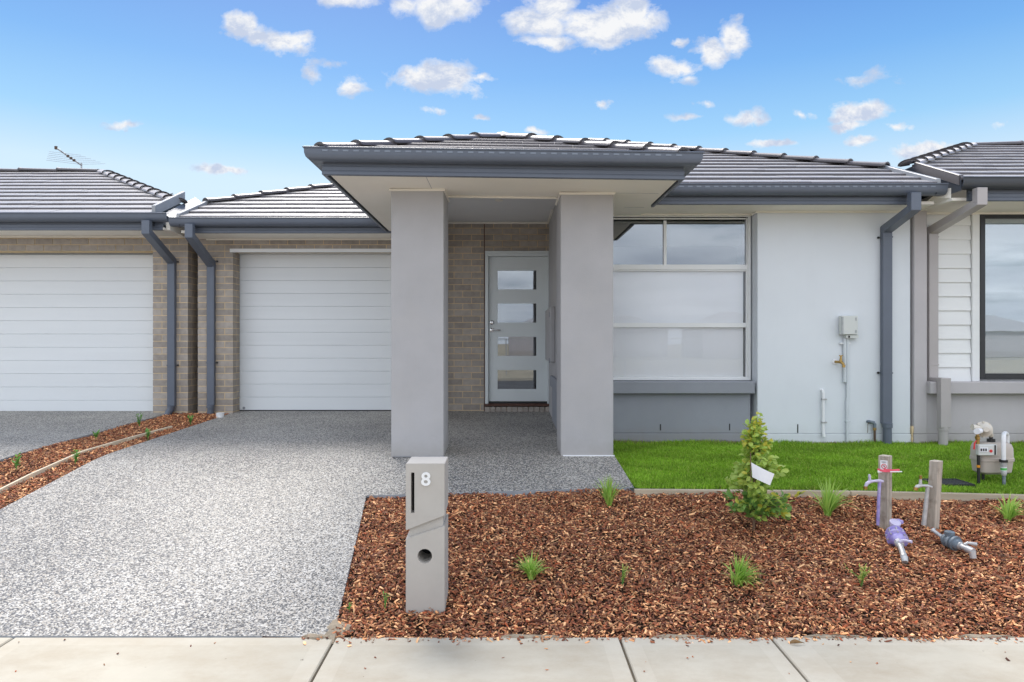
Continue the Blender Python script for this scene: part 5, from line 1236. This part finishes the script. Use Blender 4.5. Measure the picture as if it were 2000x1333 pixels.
MB().tube([G(1910.8, 908.5, 0), G(1911, 913.5, 0)], .0125, 12).build('orange_band', 'orange', gm)
MB().tube([Vector((PX(1920, gy+.1), gy+.1, gzb)), G(1920, 900, .1)], .012, 10).build('riser', 'black', gm)
MB().tube([G(1907, 861, -.02), G(1903.5, 866, -.025), G(1902.5, 878, -.025)], [.004,.006,.007], 8).build('isolation_lever', 'red', gm, smooth=True)
pts = [G(1967, 869, .09), G(1967, 852, .09), G(1966, 848, .085), G(1963.5, 846.3, .05), G(1961, 848, .0), G(1960.2, 853, -.04), G(1960, 862, -.05), G(1960, 900, -.05)]
MB().tube(pts, .0165, 14).build('white_pipe', 'white_plastic', gm, smooth=True)
MB().tube([G(1967.5, 872, .09), G(1967.5, 865.5, .09)], .026, 14).build('coupling', 'black', gm, smooth=True)
MB().tube([G(1960, 903, -.05), G(1960, 898.5, -.05)], .030, 14).build('union_nut', 'black', gm, smooth=True)
MB().tube([G(1960, 903, -.05), G(1960, 906, -.05), G(1960, 906.5, -.05), G(1960, 911, -.05), G(1960.2, 911.5, -.05), G(1960.5, 922, -.05), G(1960.6, 923, -.05), G(1960.7, 929, -.05)], [.022,.022,.025,.025,.020,.020,.022,.017], 14).build('fitting', 'galv', gm, smooth=True)
MB().tube([G(1960.2, 912, -.05), G(1960.4, 920, -.05)], .0215, 14).build('label_band', 'paper', gm)
MB().tube([G(1960.2, 914, -.05), G(1960.4, 918.5, -.05)], .022, 14).build('green_tape', 'green_tag', gm)
MB().tube([G(1960.7, 929, -.05), Vector((PX(1961.5, gy-.05), gy-.05, gzb-.02))], .0125, 12).build('riser', 'grey_plastic', gm, smooth=True)

# ================================================================== across the street (seen in the glass)
fh = MB(); rr_ = random.Random(3)
for i in range(11):
    x = -46 + i*9.2 + rr_.uniform(-1, 1); y = -52 + rr_.uniform(-4, 2); w_, h_ = rr_.uniform(6.5, 8.2), rr_.uniform(2.5, 3.0); z0 = -.62
    fh.box(x, x+w_, y-8, y, z0, z0+h_, 0)
    fh.add([(x-.4,y+.4,z0+h_),(x+w_+.4,y+.4,z0+h_),(x+w_+.4,y-8.4,z0+h_),(x-.4,y-8.4,z0+h_),(x+w_*.4,y-4,z0+h_+1.7),(x+w_*.6,y-4,z0+h_+1.7)], [(0,1,5,4),(1,2,5),(2,3,4,5),(3,0,4),(0,3,2,1)], 1)
tag(fh.build('distant_houses', ['render_taupe', 'render_grey']), 'row of low houses far across the street, seen mirrored in the glass', 'houses', kind='stuff')
fc = MB()
for i in range(33): fc.box(-40+i*2.5, -39.95+i*2.5, -14.0, -13.95, -.62, 1.1)
fc.box(-40, 40, -13.99, -13.96, 1.06, 1.10); fc.box(-40, 40, -13.99, -13.96, .2, .23)
tag(fc.build('site_fence', 'galv'), 'thin metal rail fence across the street, mirrored in the right hand window', 'fence')
tag(MB().box(-60, 60, -10.6, -9.4, -.64, -.60).build('far_footpath', 'slab'), kind='structure')
for o in list(bpy.data.objects):
    if o.type == 'MESH' and o.users_collection == (): bpy.data.objects.remove(o)
print('objects', len(bpy.data.objects))
